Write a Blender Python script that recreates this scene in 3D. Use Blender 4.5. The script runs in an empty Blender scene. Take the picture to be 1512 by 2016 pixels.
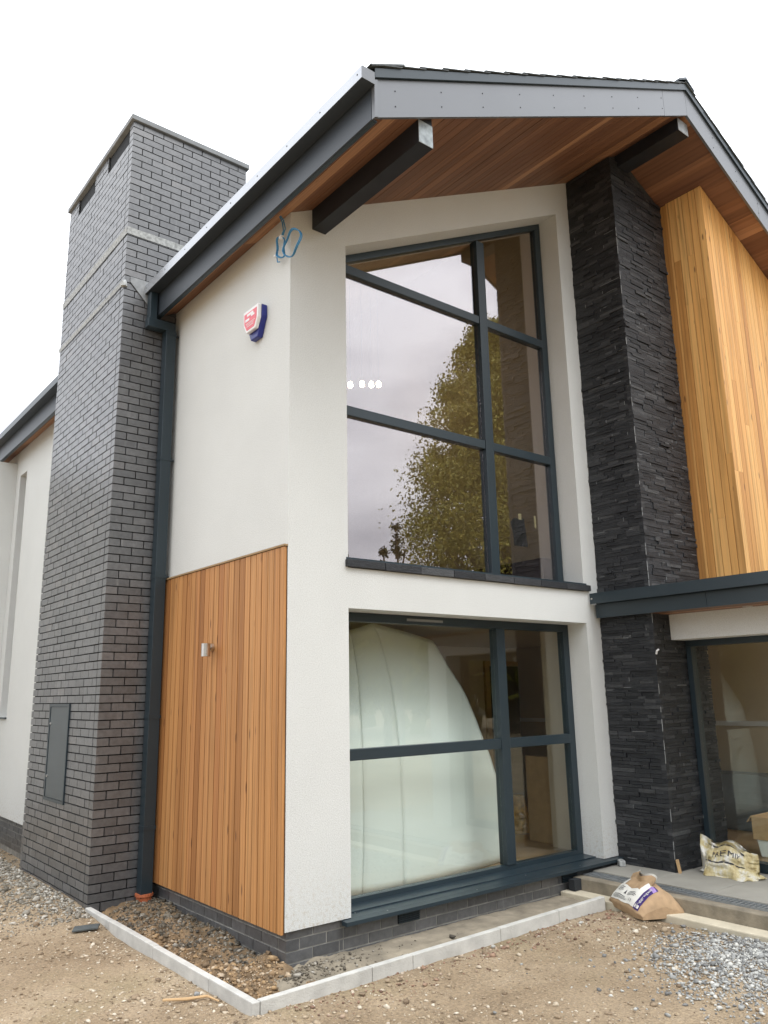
import bpy, bmesh, math, random
import numpy as np
from mathutils import Vector, Matrix
random.seed(7); rng = np.random.default_rng(11)
scn = bpy.context.scene
COL = scn.collection

# ---------------------------------------------------------------- camera, sky, sun, exposure
F_PX, W_PX, H_PX = 1560.85, 1512, 2016
YAW, PITCH, ROLL = math.radians(38.806), math.radians(12.916), math.radians(-1.095)
CAM = Vector((-3.26, -5.27, 1.79))
fw = Vector((math.sin(YAW)*math.cos(PITCH), math.cos(YAW)*math.cos(PITCH), math.sin(PITCH)))
r0 = Vector((math.cos(YAW), -math.sin(YAW), 0)); u0 = r0.cross(fw)
rt = math.cos(ROLL)*r0 + math.sin(ROLL)*u0
up = -math.sin(ROLL)*r0 + math.cos(ROLL)*u0
cam = bpy.data.cameras.new('camera'); camo = bpy.data.objects.new('camera', cam); COL.objects.link(camo)
camo.matrix_world = Matrix(((rt.x, up.x, -fw.x, CAM.x), (rt.y, up.y, -fw.y, CAM.y), (rt.z, up.z, -fw.z, CAM.z), (0, 0, 0, 1)))
cam.sensor_fit = 'VERTICAL'; cam.sensor_height = 24; cam.sensor_width = 24
cam.lens = F_PX*24/H_PX; cam.clip_start = 0.05; cam.clip_end = 3000
scn.camera = camo

SUN_EL, SUN_AZ = math.radians(58), math.radians(178)     # azimuth measured clockwise from +Y
wd = bpy.data.worlds.new("World"); scn.world = wd; wd.use_nodes = True
nt = wd.node_tree; nt.nodes.clear()
def N(t, typ, **kw):
    n = t.nodes.new(typ)
    for k, v in kw.items(): setattr(n, k, v)
    return n
sky = N(nt, 'ShaderNodeTexSky', sky_type='NISHITA', sun_disc=False, sun_elevation=SUN_EL, sun_rotation=SUN_AZ)
tc = N(nt, 'ShaderNodeTexCoord'); mp = N(nt, 'ShaderNodeMapping'); mp.inputs['Scale'].default_value = (1.5, 1.5, 4.0)
nz = N(nt, 'ShaderNodeTexNoise'); nz.inputs['Scale'].default_value = 2.4; nz.inputs['Detail'].default_value = 5; nz.inputs['Roughness'].default_value = .5
cr = N(nt, 'ShaderNodeValToRGB')
cr.color_ramp.elements[0].position = .34; cr.color_ramp.elements[0].color = (12.8, 13.1, 14.2, 1)
cr.color_ramp.elements[1].position = .66; cr.color_ramp.elements[1].color = (22.0, 22.8, 23.6, 1)
mx = N(nt, 'ShaderNodeMix', data_type='RGBA'); mx.inputs[0].default_value = .96
bg = N(nt, 'ShaderNodeBackground'); bg.inputs['Strength'].default_value = .1
wo = N(nt, 'ShaderNodeOutputWorld')
L = nt.links.new
L(tc.outputs['Generated'], mp.inputs[0]); L(mp.outputs[0], nz.inputs['Vector']); L(nz.outputs['Fac'], cr.inputs[0])
# overcast luminance: brightest overhead, about a third of that at the horizon
sx = N(nt, 'ShaderNodeSeparateXYZ'); el_ = N(nt, 'ShaderNodeMapRange'); el_.inputs[1].default_value = 0; el_.inputs[2].default_value = 1; el_.inputs[3].default_value = .56; el_.inputs[4].default_value = 1.36
vm = N(nt, 'ShaderNodeVectorMath', operation='SCALE')
L(tc.outputs['Generated'], sx.inputs[0]); L(sx.outputs['Z'], el_.inputs[0]); L(cr.outputs[0], vm.inputs[0]); L(el_.outputs[0], vm.inputs['Scale'])
L(sky.outputs[0], mx.inputs[6]); L(vm.outputs[0], mx.inputs[7]); L(mx.outputs[2], bg.inputs[0]); L(bg.outputs[0], wo.inputs[0])

sl = bpy.data.lights.new('sun', 'SUN'); sl.energy = 1.4; sl.angle = math.radians(35); sl.color = (1, .99, .97)
so = bpy.data.objects.new('sun', sl); COL.objects.link(so)
sd = Vector((math.sin(SUN_AZ)*math.cos(SUN_EL), math.cos(SUN_AZ)*math.cos(SUN_EL), math.sin(SUN_EL)))
so.rotation_euler = sd.to_track_quat('Z', 'Y').to_euler()
scn.view_settings.view_transform = 'Standard'; scn.view_settings.look = 'None'
scn.view_settings.exposure = 0.24; scn.view_settings.gamma = 1.0; scn.view_settings.use_curve_mapping = False

# ---------------------------------------------------------------- materials
def mat(name):
    m = bpy.data.materials.new(name); m.use_nodes = True
    t = m.node_tree; b = t.nodes['Principled BSDF']
    return m, t, b, t.links.new
def rampn(t, stops):
    r = t.nodes.new('ShaderNodeValToRGB'); e = r.color_ramp.elements
    while len(e) < len(stops): e.new(.5)
    for el, (p, c) in zip(e, stops): el.position = p; el.color = (*c, 1)
    return r
def pos(t, scale=(1, 1, 1), rnd=0.0):
    g = t.nodes.new('ShaderNodeNewGeometry'); m = t.nodes.new('ShaderNodeMapping'); m.inputs['Scale'].default_value = scale
    t.links.new(g.outputs['Position'], m.inputs[0])
    if rnd:
        f = randf(t); k = t.nodes.new('ShaderNodeVectorMath'); k.operation = 'SCALE'; k.inputs[0].default_value = (rnd, rnd*1.7, rnd*.6)
        t.links.new(f, k.inputs['Scale']); t.links.new(k.outputs[0], m.inputs['Location'])
    return m.outputs[0]
def randf(t):
    o = t.nodes.new('ShaderNodeObjectInfo'); g = t.nodes.new('ShaderNodeNewGeometry'); a = t.nodes.new('ShaderNodeMath'); a.operation = 'ADD'
    f = t.nodes.new('ShaderNodeMath'); f.operation = 'FRACT'
    t.links.new(o.outputs['Random'], a.inputs[0]); t.links.new(g.outputs['Random Per Island'], a.inputs[1]); t.links.new(a.outputs[0], f.inputs[0])
    return f.outputs[0]
def noise(t, vec, scale, detail=4, rough=.55):
    n = t.nodes.new('ShaderNodeTexNoise'); n.inputs['Scale'].default_value = scale; n.inputs['Detail'].default_value = detail; n.inputs['Roughness'].default_value = rough
    t.links.new(vec, n.inputs['Vector']); return n.outputs['Fac']
def mixc(t, f, a, b, mode='MIX'):
    m = t.nodes.new('ShaderNodeMix'); m.data_type = 'RGBA'; m.blend_type = mode
    for s, v in ((0, f), (6, a), (7, b)):
        if hasattr(v, 'is_output'): t.links.new(v, m.inputs[s])
        elif s == 0: m.inputs[0].default_value = v
        else: m.inputs[s].default_value = (*v, 1)
    return m.outputs[2]
def bump(t, b, h, strength, dist=.01):
    n = t.nodes.new('ShaderNodeBump'); n.inputs['Strength'].default_value = strength; n.inputs['Distance'].default_value = dist
    t.links.new(h, n.inputs['Height']); t.links.new(n.outputs[0], b.inputs['Normal'])
def simple(name, col, rough=.6, metal=0.0, spec=.5, var=.12, vs=6.0, bs=0.0, bscale=60):
    m, t, b, l = mat(name); p = pos(t)
    d = tuple(c*(1-var) for c in col); e = tuple(min(1, c*(1+var)) for c in col)
    r = rampn(t, ((.3, d), (.7, e))); l(noise(t, p, vs), r.inputs[0]); l(r.outputs[0], b.inputs['Base Color'])
    b.inputs['Roughness'].default_value = rough; b.inputs['Metallic'].default_value = metal; b.inputs['Specular IOR Level'].default_value = spec
    if bs: bump(t, b, noise(t, p, bscale, 6), bs)
    return m

def m_render(name, c):
    m, t, b, l = mat(name); p = pos(t)
    r = rampn(t, ((.25, tuple(x*.93 for x in c)), (.75, c))); l(noise(t, p, 1.3, 6, .6), r.inputs[0])
    sp = rampn(t, ((.36, (.82, .82, .81)), (.56, (1, 1, 1)))); l(noise(t, p, 112, 4, .75), sp.inputs[0])
    c_ = mixc(t, 1.0, r.outputs[0], sp.outputs[0], 'MULTIPLY')
    gz = t.nodes.new('ShaderNodeNewGeometry'); sz = t.nodes.new('ShaderNodeSeparateXYZ'); l(gz.outputs['Position'], sz.inputs[0])
    mr = t.nodes.new('ShaderNodeMapRange'); mr.inputs[1].default_value = .62; mr.inputs[2].default_value = .12; mr.inputs[3].default_value = 0; mr.inputs[4].default_value = .55; l(sz.outputs['Z'], mr.inputs[0])
    ns = rampn(t, ((.50, (0, 0, 0)), (.64, (1, 1, 1)))); l(noise(t, p, 34, 5, .7), ns.inputs[0])          # mud splashes low on the wall
    l(mixc(t, mixc(t, 1.0, ns.outputs[0], mr.outputs[0], 'MULTIPLY'), c_, (.44, .37, .27)), b.inputs['Base Color'])
    b.inputs['Roughness'].default_value = .95; b.inputs['Specular IOR Level'].default_value = .15
    bump(t, b, noise(t, p, 120, 5, .7), .7, .006); return m
M = {}
M['render'] = m_render('cream_render', (.70, .71, .69))
M['plaster'] = simple('interior_plaster', (.58, .48, .35), .9, var=.03, vs=2)

def m_brick(name, stops, dirt):
    m, t, b, l = mat(name); p = pos(t)
    r = rampn(t, stops); l(randf(t), r.inputs[0])
    n1 = rampn(t, ((.3, (.7, .7, .7)), (.75, (1.25, 1.25, 1.25)))); l(noise(t, p, 25, 6, .65), n1.inputs[0])
    c = mixc(t, 1.0, r.outputs[0], n1.outputs[0], 'MULTIPLY')
    ps = pos(t, (14, 14, 2.2)); n2 = rampn(t, ((.60, (0, 0, 0)), (.78, (1, 1, 1)))); l(noise(t, ps, 1.0, 5, .6), n2.inputs[0])
    n3 = rampn(t, ((.42, (0, 0, 0)), (.62, (dirt, dirt, dirt)))); l(noise(t, p, 1.6, 4), n3.inputs[0])
    f = mixc(t, 1.0, n2.outputs[0], n3.outputs[0], 'MULTIPLY')
    l(mixc(t, f, c, (.33, .33, .33)), b.inputs['Base Color'])
    b.inputs['Roughness'].default_value = .33; b.inputs['Specular IOR Level'].default_value = 1.0
    bump(t, b, noise(t, p, 90, 6, .7), .35, .004); return m
M['brick'] = m_brick('charcoal_brick', ((.0, (.076, .078, .082)), (.35, (.090, .092, .095)), (.7, (.104, .106, .109)), (.93, (.114, .115, .119)), (1, (.128, .124, .123))), .6)
M['mortar_dark'] = simple('dark_mortar', (.022, .022, .023), .95, spec=.1, bs=.3)
M['mortar_pale'] = simple('pale_mortar', (.27, .26, .235), .95, var=.3, vs=9, bs=.3)

def m_slate(name):
    m, t, b, l = mat(name); p = pos(t)
    r = rampn(t, ((0, (.012, .0135, .0165)), (.5, (.021, .023, .027)), (.85, (.036, .038, .042)), (1, (.064, .067, .07)))); l(randf(t), r.inputs[0])
    n1 = rampn(t, ((.3, (.6, .6, .6)), (.75, (1.4, 1.4, 1.4)))); l(noise(t, pos(t, (1, 1, 3)), 18, 7, .65), n1.inputs[0])
    l(mixc(t, 1.0, r.outputs[0], n1.outputs[0], 'MULTIPLY'), b.inputs['Base Color'])
    b.inputs['Roughness'].default_value = .5; b.inputs['Specular IOR Level'].default_value = .5
    bump(t, b, noise(t, pos(t, (1, 1, 2.5)), 40, 8, .7), .8, .012); return m
M['slate'] = m_slate('split_face_slate')
M['slate_joint'] = simple('slate_joint', (.05, .05, .052), .9)
M['joint_dust'] = simple('pale_joint_dust', (.30, .31, .31), .9)

def m_wood(name, axis, stops, darkness=.70):
    m, t, b, l = mat(name)
    sc = {'z': (26, 26, .8), 'y': (26, .8, 26), 'x': (.8, 26, 26)}[axis]
    pv = pos(t, sc, 37.0)
    r = rampn(t, stops); l(randf(t), r.inputs[0])
    g = rampn(t, ((.30, (darkness,)*3), (.5, (1, 1, 1)), (.72, (1.12, 1.1, 1.06)))); l(noise(t, pv, 1.0, 5, .6), g.inputs[0])
    c = mixc(t, 1.0, r.outputs[0], g.outputs[0], 'MULTIPLY')
    w = t.nodes.new('ShaderNodeTexWave'); w.wave_type = 'RINGS'; w.rings_direction = axis.upper()
    w.inputs['Scale'].default_value = .55; w.inputs['Distortion'].default_value = 5.0; w.inputs['Detail'].default_value = 3; w.inputs['Detail Scale'].default_value = .8
    s2 = {'z': (16, 16, .8), 'y': (16, .8, 16), 'x': (.8, 16, 16)}[axis]
    l(pos(t, s2, 53.0), w.inputs['Vector'])
    wr = rampn(t, ((.0, (.72, .66, .60)), (.35, (1, 1, 1)))); l(w.outputs['Fac'], wr.inputs[0])
    c = mixc(t, .55, c, mixc(t, 1.0, c, wr.outputs[0], 'MULTIPLY'))
    # small dark knots
    v = t.nodes.new('ShaderNodeTexVoronoi'); v.inputs['Scale'].default_value = 1.0
    s3 = {'z': (9, 9, 2.2), 'y': (9, 2.2, 9), 'x': (2.2, 9, 9)}[axis]
    l(pos(t, s3, 11.0), v.inputs['Vector'])
    k = rampn(t, ((.055, (1, 1, 1)), (.12, (0, 0, 0)))); l(v.outputs['Distance'], k.inputs[0])
    c = mixc(t, mixc(t, 1.0, k.outputs[0], (.75, .75, .75), 'MULTIPLY'), c, (.10, .04, .018))
    l(c, b.inputs['Base Color']); b.inputs['Roughness'].default_value = .5; b.inputs['Specular IOR Level'].default_value = .35
    bump(t, b, noise(t, pv, 1.0, 5, .6), .12, .004); return m
CED = ((0, (.30, .128, .042)), (.25, (.45, .215, .075)), (.55, (.50, .25, .092)), (.8, (.40, .175, .062)), (1, (.62, .335, .13)))
M['cedar_z'] = m_wood('oiled_cedar_upright', 'z', CED)
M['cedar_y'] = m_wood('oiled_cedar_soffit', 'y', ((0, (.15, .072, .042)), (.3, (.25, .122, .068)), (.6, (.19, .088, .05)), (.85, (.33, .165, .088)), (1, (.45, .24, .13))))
M['larch_z'] = m_wood('golden_cedar_upright', 'z', ((0, (.66, .34, .105)), (.3, (.74, .40, .135)), (.6, (.80, .46, .165)), (.85, (.60, .30, .09)), (1, (.50, .235, .07))))
M['wood_end'] = simple('weathered_timber', (.30, .2, .1), .8)
M['metal'] = simple('anthracite_metal', (.020, .033, .042), .36, 0, .5, .08, 2)
M['navy'] = simple('black_painted_beam', (.018, .021, .027), .5, 0, .4, .2, 5)
M['trim'] = simple('grey_fascia_metal', (.118, .127, .14), .32, 0, .9, .05, 1.5)
M['gutter'] = simple('gutter_glare_metal', (.44, .46, .49), .22, .5, .8, .05, 2)  # pale colour stands in for sky glare on the near gutter front
M['eaves'] = simple('dark_eaves_metal', (.030, .038, .048), .42, .0, .6, .05, 2)
M['beam_end'] = simple('primed_beam_end', (.30, .34, .36), .6, var=.35, vs=18)
M['roofslate'] = simple('roof_slate', (.075, .085, .085), .55, var=.3, vs=9, bs=.3)
M['lead'] = simple('pale_flashing', (.36, .37, .36), .7, var=.35, vs=30, bs=.3)
M['leadgrey'] = simple('grey_lead_flashing', (.24, .25, .255), .5, var=.25, vs=12)
M['concrete'] = simple('pale_concrete', (.50, .49, .455), .9, var=.14, vs=8, bs=.35, bscale=80)
M['capstone'] = simple('grey_concrete_cap', (.23, .24, .245), .85, var=.15, vs=6)
M['paving'] = simple('sawn_paving', (.33, .315, .275), .8, var=.12, vs=3, bs=.15)
M['mortarbed'] = simple('damp_mortar_bed', (.25, .215, .16), .95, var=.3, vs=5, bs=.8, bscale=30)
M['haunch'] = simple('pale_concrete_haunch', (.56, .50, .38), .95, var=.12, vs=6, bs=.3)
M['white'] = simple('white_plastic', (.8, .8, .8), .4, var=.02)
M['red'] = simple('faded_red_print', (.72, .16, .20), .5, var=.08, vs=30)
M['blue'] = simple('blue_plastic', (.012, .02, .19), .3, var=.1)
M['steel'] = simple('brushed_steel', (.62, .60, .57), .28, 1.0, .5, .08, 30)
M['cable'] = simple('blue_cable', (.035, .21, .40), .45, var=.08)
M['terracotta'] = simple('orange_drain_plastic', (.46, .13, .055), .5, var=.12, vs=15)
M['paper'] = simple('brown_paper', (.40, .27, .155), .8, var=.16, vs=14, bs=.3, bscale=25)
M['label'] = simple('white_print', (.76, .74, .68), .7, var=.06, vs=25)
M['purple'] = simple('purple_print', (.045, .022, .15), .55, var=.1)
M['lilac'] = simple('lilac_print', (.33, .22, .5), .55, var=.1)
M['ink'] = simple('dark_ink', (.04, .04, .05), .7, var=.1)
M['card'] = simple('cardboard', (.50, .33, .17), .85, var=.08, vs=10)
M['swatch'] = simple('charcoal_sheet', (.02, .023, .026), .9)
M['tape'] = simple('masking_tape', (.62, .56, .36), .8)
M['oak'] = simple('interior_oak_floor', (.34, .22, .12), .35, var=.25, vs=3)
M['darkdoor'] = simple('dark_interior_door', (.022, .012, .012), .3)
M['greyfab'] = simple('grey_wrapped_bundle', (.20, .215, .225), .75, var=.1)
M['amber'] = simple('amber_plastic_bag', (.62, .34, .07), .35, var=.3, vs=20)
M['shell'] = simple('white_shell_panel', (.80, .83, .79), .35, 0, .5, .02, 1)
m, t, b, l = mat('dirty_white_sack')
p = pos(t); dr = rampn(t, ((.42, (.74, .72, .66)), (.52, (.60, .52, .30)), (.66, (.42, .32, .14)))); l(noise(t, pos(t, (9, 9, 3)), 1.0, 6, .6), dr.inputs[0]); l(dr.outputs[0], b.inputs['Base Color'])
b.inputs['Roughness'].default_value = .45; bump(t, b, noise(t, p, 22, 5), .7, .02); M['sack'] = m
m, t, b, l = mat('warm_bulb'); b.inputs['Emission Color'].default_value = (1, .82, .55, 1); b.inputs['Emission Strength'].default_value = 42; M['bulb'] = m

def m_glass(name, refl, tint, rc, wav):
    m = bpy.data.materials.new(name); m.use_nodes = True; t = m.node_tree; t.nodes.clear(); l = t.links.new
    o = t.nodes.new('ShaderNodeOutputMaterial'); mix = t.nodes.new('ShaderNodeMixShader')
    tr = t.nodes.new('ShaderNodeBsdfTransparent'); tr.inputs[0].default_value = (*tint, 1)
    gl = t.nodes.new('ShaderNodeBsdfGlossy'); gl.inputs[0].default_value = (*rc, 1); gl.inputs['Roughness'].default_value = 0.0
    lw_ = t.nodes.new('ShaderNodeLayerWeight'); fr = t.nodes.new('ShaderNodeMath'); fr.operation = 'POWER'; fr.inputs[1].default_value = 5; l(lw_.outputs['Facing'], fr.inputs[0])
    a = t.nodes.new('ShaderNodeMath'); a.operation = 'MULTIPLY_ADD'; a.use_clamp = True; a.inputs[1].default_value = .96-refl; a.inputs[2].default_value = refl+.04
    bp = t.nodes.new('ShaderNodeBump'); bp.inputs['Strength'].default_value = wav; bp.inputs['Distance'].default_value = .004
    l(noise(t, pos(t), 2.6, 2), bp.inputs['Height']); l(bp.outputs[0], gl.inputs['Normal'])
    l(fr.outputs[0], a.inputs[0]); l(a.outputs[0], mix.inputs[0]); l(tr.outputs[0], mix.inputs[1]); l(gl.outputs[0], mix.inputs[2]); l(mix.outputs[0], o.inputs[0])
    return m
M['glass'] = m_glass('coated_window_glass', .165, (.90, .90, .86), (1.0, .94, .99), .03)
M['glass_low'] = m_glass('clear_window_glass', .015, (.96, .985, .97), (1, 1, 1), .03)

def m_stones(name, stops, rough=.85):
    m, t, b, l = mat(name); p = pos(t)
    r = rampn(t, stops); l(randf(t), r.inputs[0]); n1 = rampn(t, ((.3, (.75,)*3), (.7, (1.15,)*3))); l(noise(t, p, 60, 4), n1.inputs[0])
    l(mixc(t, 1.0, r.outputs[0], n1.outputs[0], 'MULTIPLY'), b.inputs['Base Color']); b.inputs['Roughness'].default_value = rough; return m
M['st_grey'] = m_stones('grey_crushed_stone', ((0, (.15, .15, .145)), (.35, (.28, .28, .27)), (.7, (.41, .41, .385)), (1, (.60, .59, .54))))
M['st_tan'] = m_stones('tan_pebbles', ((0, (.17, .12, .075)), (.3, (.32, .24, .155)), (.7, (.44, .355, .25)), (1, (.66, .59, .48))))
M['st_red'] = m_stones('reddish_brick_rubble', ((0, (.13, .075, .05)), (.4, (.28, .165, .11)), (.75, (.36, .25, .17)), (1, (.52, .45, .36))))
M['st_soil'] = m_stones('brown_clay_clods', ((0, (.13, .10, .065)), (.35, (.28, .185, .10)), (.7, (.40, .265, .135)), (1, (.48, .40, .30))))
M['st_mud'] = m_stones('grey_mud_clods', ((0, (.06, .052, .04)), (.5, (.15, .125, .09)), (.85, (.25, .22, .17)), (1, (.38, .35, .30))))
M['st_bank'] = m_stones('mixed_bank_stones', ((0, (.12, .105, .08)), (.4, (.25, .225, .18)), (.75, (.36, .335, .285)), (1, (.56, .52, .45))))
m, t, b, l = mat('compacted_earth')
p = pos(t); r = rampn(t, ((.28, (.20, .142, .085)), (.44, (.295, .218, .136)), (.58, (.37, .282, .184)), (.76, (.46, .372, .265)))); l(noise(t, p, 1.1, 8, .62), r.inputs[0])
r2 = rampn(t, ((.34, (.62, .61, .59)), (.50, (1, 1, 1)), (.66, (1.3, 1.28, 1.24)))); l(noise(t, p, 55, 6, .7), r2.inputs[0])
c = mixc(t, 1.0, r.outputs[0], r2.outputs[0], 'MULTIPLY')
g3 = rampn(t, ((.55, (0, 0, 0)), (.72, (.38,)*3))); l(noise(t, p, .8, 4), g3.inputs[0]); c = mixc(t, g3.outputs[0], c, (.22, .20, .09))
v = t.nodes.new('ShaderNodeTexVoronoi'); v.inputs['Scale'].default_value = 38; l(p, v.inputs['Vector'])
vr = rampn(t, ((.12, (1, 1, 1)), (.2, (0, 0, 0)))); l(v.outputs['Distance'], vr.inputs[0])
c = mixc(t, mixc(t, 1.0, vr.outputs[0], (.5,)*3, 'MULTIPLY'), c, (.62, .53, .42))
l(c, b.inputs['Base Color']); b.inputs['Roughness'].default_value = .95
bump(t, b, noise(t, p, 45, 7, .7), .9, .02); M['earth'] = m
M['soil'] = simple('dug_soil', (.20, .135, .075), .95, var=.55, vs=9, bs=1.0, bscale=40)
m, t, b, l = mat('broad_leaves')
r = rampn(t, ((0, (.14, .15, .02)), (.5, (.25, .24, .035)), (1, (.36, .325, .065)))); l(randf(t), r.inputs[0]); l(r.outputs[0], b.inputs['Base Color']); b.inputs['Roughness'].default_value = .6
M['leaf'] = m
M['needle'] = simple('dark_needles', (.028, .035, .015), .8)
M['bark'] = simple('bark', (.085, .065, .045), .9, var=.3, bs=.5)

# ---------------------------------------------------------------- mesh helpers
class MB:
    def __init__(s): s.v = []; s.f = []
    def add(s, vs, fs):
        o = len(s.v); s.v += [tuple(v) for v in vs]; s.f += [tuple(i+o for i in f) for f in fs]; return s
    def box(s, x0, x1, y0, y1, z0, z1):
        return s.add([(x0, y0, z0), (x1, y0, z0), (x1, y1, z0), (x0, y1, z0), (x0, y0, z1), (x1, y0, z1), (x1, y1, z1), (x0, y1, z1)],
                     [(0, 3, 2, 1), (4, 5, 6, 7), (0, 1, 5, 4), (1, 2, 6, 5), (2, 3, 7, 6), (3, 0, 4, 7)])
    def prism(s, poly, axis, a, b):
        def P(p, t): return {'x': (t, p[0], p[1]), 'y': (p[0], t, p[1]), 'z': (p[0], p[1], t)}[axis]
        n = len(poly); vs = [P(p, a) for p in poly]+[P(p, b) for p in poly]
        fs = [tuple(range(n)), tuple(range(2*n-1, n-1, -1))]+[(i, i+n, (i+1) % n+n, (i+1) % n) for i in range(n)]
        return s.add(vs, fs)
    def tube(s, pts, r, n=8, cap=True):
        pts = [Vector(p) for p in pts]; vs = []; fs = []; k = len(pts); ref = None
        for i, p in enumerate(pts):
            d = (pts[min(i+1, k-1)]-pts[max(i-1, 0)]).normalized()
            a = d.cross(Vector((0, 0, 1)) if abs(d.z) < .95 else Vector((1, 0, 0))).normalized() if ref is None else (ref-d*ref.dot(d)).normalized()
            ref = a; b2 = d.cross(a); rr = r[i] if isinstance(r, (list, tuple)) else r
            for j in range(n):
                an = 2*math.pi*j/n; vs.append(p+(a*math.cos(an)+b2*math.sin(an))*rr)
        for i in range(k-1):
            for j in range(n): fs.append((i*n+j, i*n+(j+1) % n, (i+1)*n+(j+1) % n, (i+1)*n+j))
        if cap: fs += [tuple(range(n-1, -1, -1)), tuple(range((k-1)*n, k*n))]
        return s.add(vs, fs)
    def grid(s, fn, nu, nv):
        vs = [fn(i/nu, j/nv) for j in range(nv+1) for i in range(nu+1)]
        fs = [(j*(nu+1)+i, j*(nu+1)+i+1, (j+1)*(nu+1)+i+1, (j+1)*(nu+1)+i) for j in range(nv) for i in range(nu)]
        return s.add(vs, fs)
    def build(s, name, m, parent=None, kind=None, label=None, smooth=False, fix=True, bevel=0):
        me = bpy.data.meshes.new(name); me.from_pydata(s.v, [], s.f)
        if fix or bevel:
            bm = bmesh.new(); bm.from_mesh(me); bmesh.ops.recalc_face_normals(bm, faces=bm.faces)
            if bevel: bmesh.ops.bevel(bm, geom=bm.edges[:], offset=bevel, segments=2, affect='EDGES', profile=.5)
            bm.to_mesh(me); bm.free()
        if smooth: me.polygons.foreach_set('use_smooth', [True]*len(me.polygons))
        me.materials.append(m)
        return link(name, me, parent, kind, label)
def link(name, me, parent=None, kind=None, label=None):
    o = bpy.data.objects.new(name, me); COL.objects.link(o)
    if parent: o.parent = parent
    if kind: o['kind'] = kind
    if label: o['label'] = label
    return o
def thing(name, label, cat, group=None):
    o = bpy.data.objects.new(name, None); COL.objects.link(o); o['label'] = label; o['category'] = cat
    if group: o['group'] = group
    return o
def tag(o, label, cat, group=None):
    o['label'] = label; o['category'] = cat
    if group: o['group'] = group
    return o
def bx(*a): return MB().box(*a)
UNIT = {}
def unit_box(matname, bev=0.0):
    k = (matname, bev)
    if k not in UNIT:
        s = MB().box(-.5, .5, -.5, .5, -.5, .5); me = bpy.data.meshes.new(matname+'_piece'); me.from_pydata(s.v, [], s.f); me.materials.append(M[matname]); UNIT[k] = me
    return UNIT[k]
def piece(name, matname, c, d, parent, rot=None):
    o = link(name, unit_box(matname), parent); o.location = c; o.scale = d
    if rot: o.rotation_euler = rot
    return o
def vnoise(x, y, seed=0):
    x = np.asarray(x, float); y = np.asarray(y, float); xi = np.floor(x).astype(int); yi = np.floor(y).astype(int); fx = x-xi; fy = y-yi
    fx = fx*fx*(3-2*fx); fy = fy*fy*(3-2*fy)
    def h(a, b):
        n = (a*374761393+b*668265263+seed*1442695) & 0x7fffffff; n = ((n ^ (n >> 13))*1274126177) & 0x7fffffff; return ((n ^ (n >> 16)) % 10007)/10007.0
    return (h(xi, yi)*(1-fx)+h(xi+1, yi)*fx)*(1-fy)+(h(xi, yi+1)*(1-fx)+h(xi+1, yi+1)*fx)*fy
def fbm(x, y, seed=0, o=4):
    s = 0; a = .5
    for i in range(o): s = s+a*(vnoise(np.asarray(x)*2**i, np.asarray(y)*2**i, seed+i)-.5); a *= .5
    return s
def px_area(c, area, n):
    """size in the photograph of a flat face at c with normal n (for ranking pieces)"""
    d = Vector(c)-CAM; z = d.dot(fw)
    if z < .2: return 0
    x = F_PX*d.dot(rt)/z; y = F_PX*d.dot(up)/z
    if abs(x) > 790 or abs(y) > 1040: return 0
    cs = -d.normalized().dot(Vector(n))
    return max(0, cs)*area*(F_PX/d.length)**2

t_phi = (1+5**.5)/2
ICO_V = np.array([(-1, t_phi, 0), (1, t_phi, 0), (-1, -t_phi, 0), (1, -t_phi, 0), (0, -1, t_phi), (0, 1, t_phi), (0, -1, -t_phi), (0, 1, -t_phi), (t_phi, 0, -1), (t_phi, 0, 1), (-t_phi, 0, -1), (-t_phi, 0, 1)])/1.9
ICO_F = np.array([(0, 11, 5), (0, 5, 1), (0, 1, 7), (0, 7, 10), (0, 10, 11), (1, 5, 9), (5, 11, 4), (11, 10, 2), (10, 7, 6), (7, 1, 8), (3, 9, 4), (3, 4, 2), (3, 2, 6), (3, 6, 8), (3, 8, 9), (4, 9, 5), (2, 4, 11), (6, 2, 10), (8, 6, 7), (9, 8, 1)])
def rand_rot(n):
    q = rng.normal(size=(n, 4)); q /= np.linalg.norm(q, axis=1)[:, None]; w, x, y, z = q.T
    return np.stack([np.stack([1-2*(y*y+z*z), 2*(x*y-z*w), 2*(x*z+y*w)], 1), np.stack([2*(x*y+z*w), 1-2*(x*x+z*z), 2*(y*z-x*w)], 1), np.stack([2*(x*z-y*w), 2*(y*z+x*w), 1-2*(x*x+y*y)], 1)], 1)
def np_mesh(name, V, Fc):
    me = bpy.data.meshes.new(name); k = Fc.shape[1]
    me.vertices.add(len(V)); me.vertices.foreach_set('co', V.astype(np.float32).ravel())
    me.loops.add(Fc.size); me.loops.foreach_set('vertex_index', Fc.astype(np.int32).ravel())
    me.polygons.add(len(Fc)); me.polygons.foreach_set('loop_start', np.arange(0, Fc.size, k, dtype=np.int32)); me.polygons.foreach_set('loop_total', np.full(len(Fc), k, dtype=np.int32))
    me.update(calc_edges=True); return me
def stones(name, P, S, m, parent=None, kind='stuff', flat=.7):
    n = len(P)
    V = ICO_V[None]*(1+rng.uniform(-.42, .42, (n, 12, 1)))*rng.uniform(.6, 1.15, (n, 1, 3))
    V = np.einsum('nij,nkj->nki', rand_rot(n), V); V[:, :, 2] *= flat
    V = V*S[:, None, None]*.5+P[:, None, :]
    Fc = (ICO_F[None]+12*np.arange(n)[:, None, None]).reshape(-1, 3)
    me = np_mesh(name, V.reshape(-1, 3), Fc); me.materials.append(m); return link(name, me, parent, kind)

PITCHR = .5025
def soff(x): return 5.895+PITCHR*x if x <= 4.2 else 5.895+PITCHR*(8.4-x)

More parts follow.
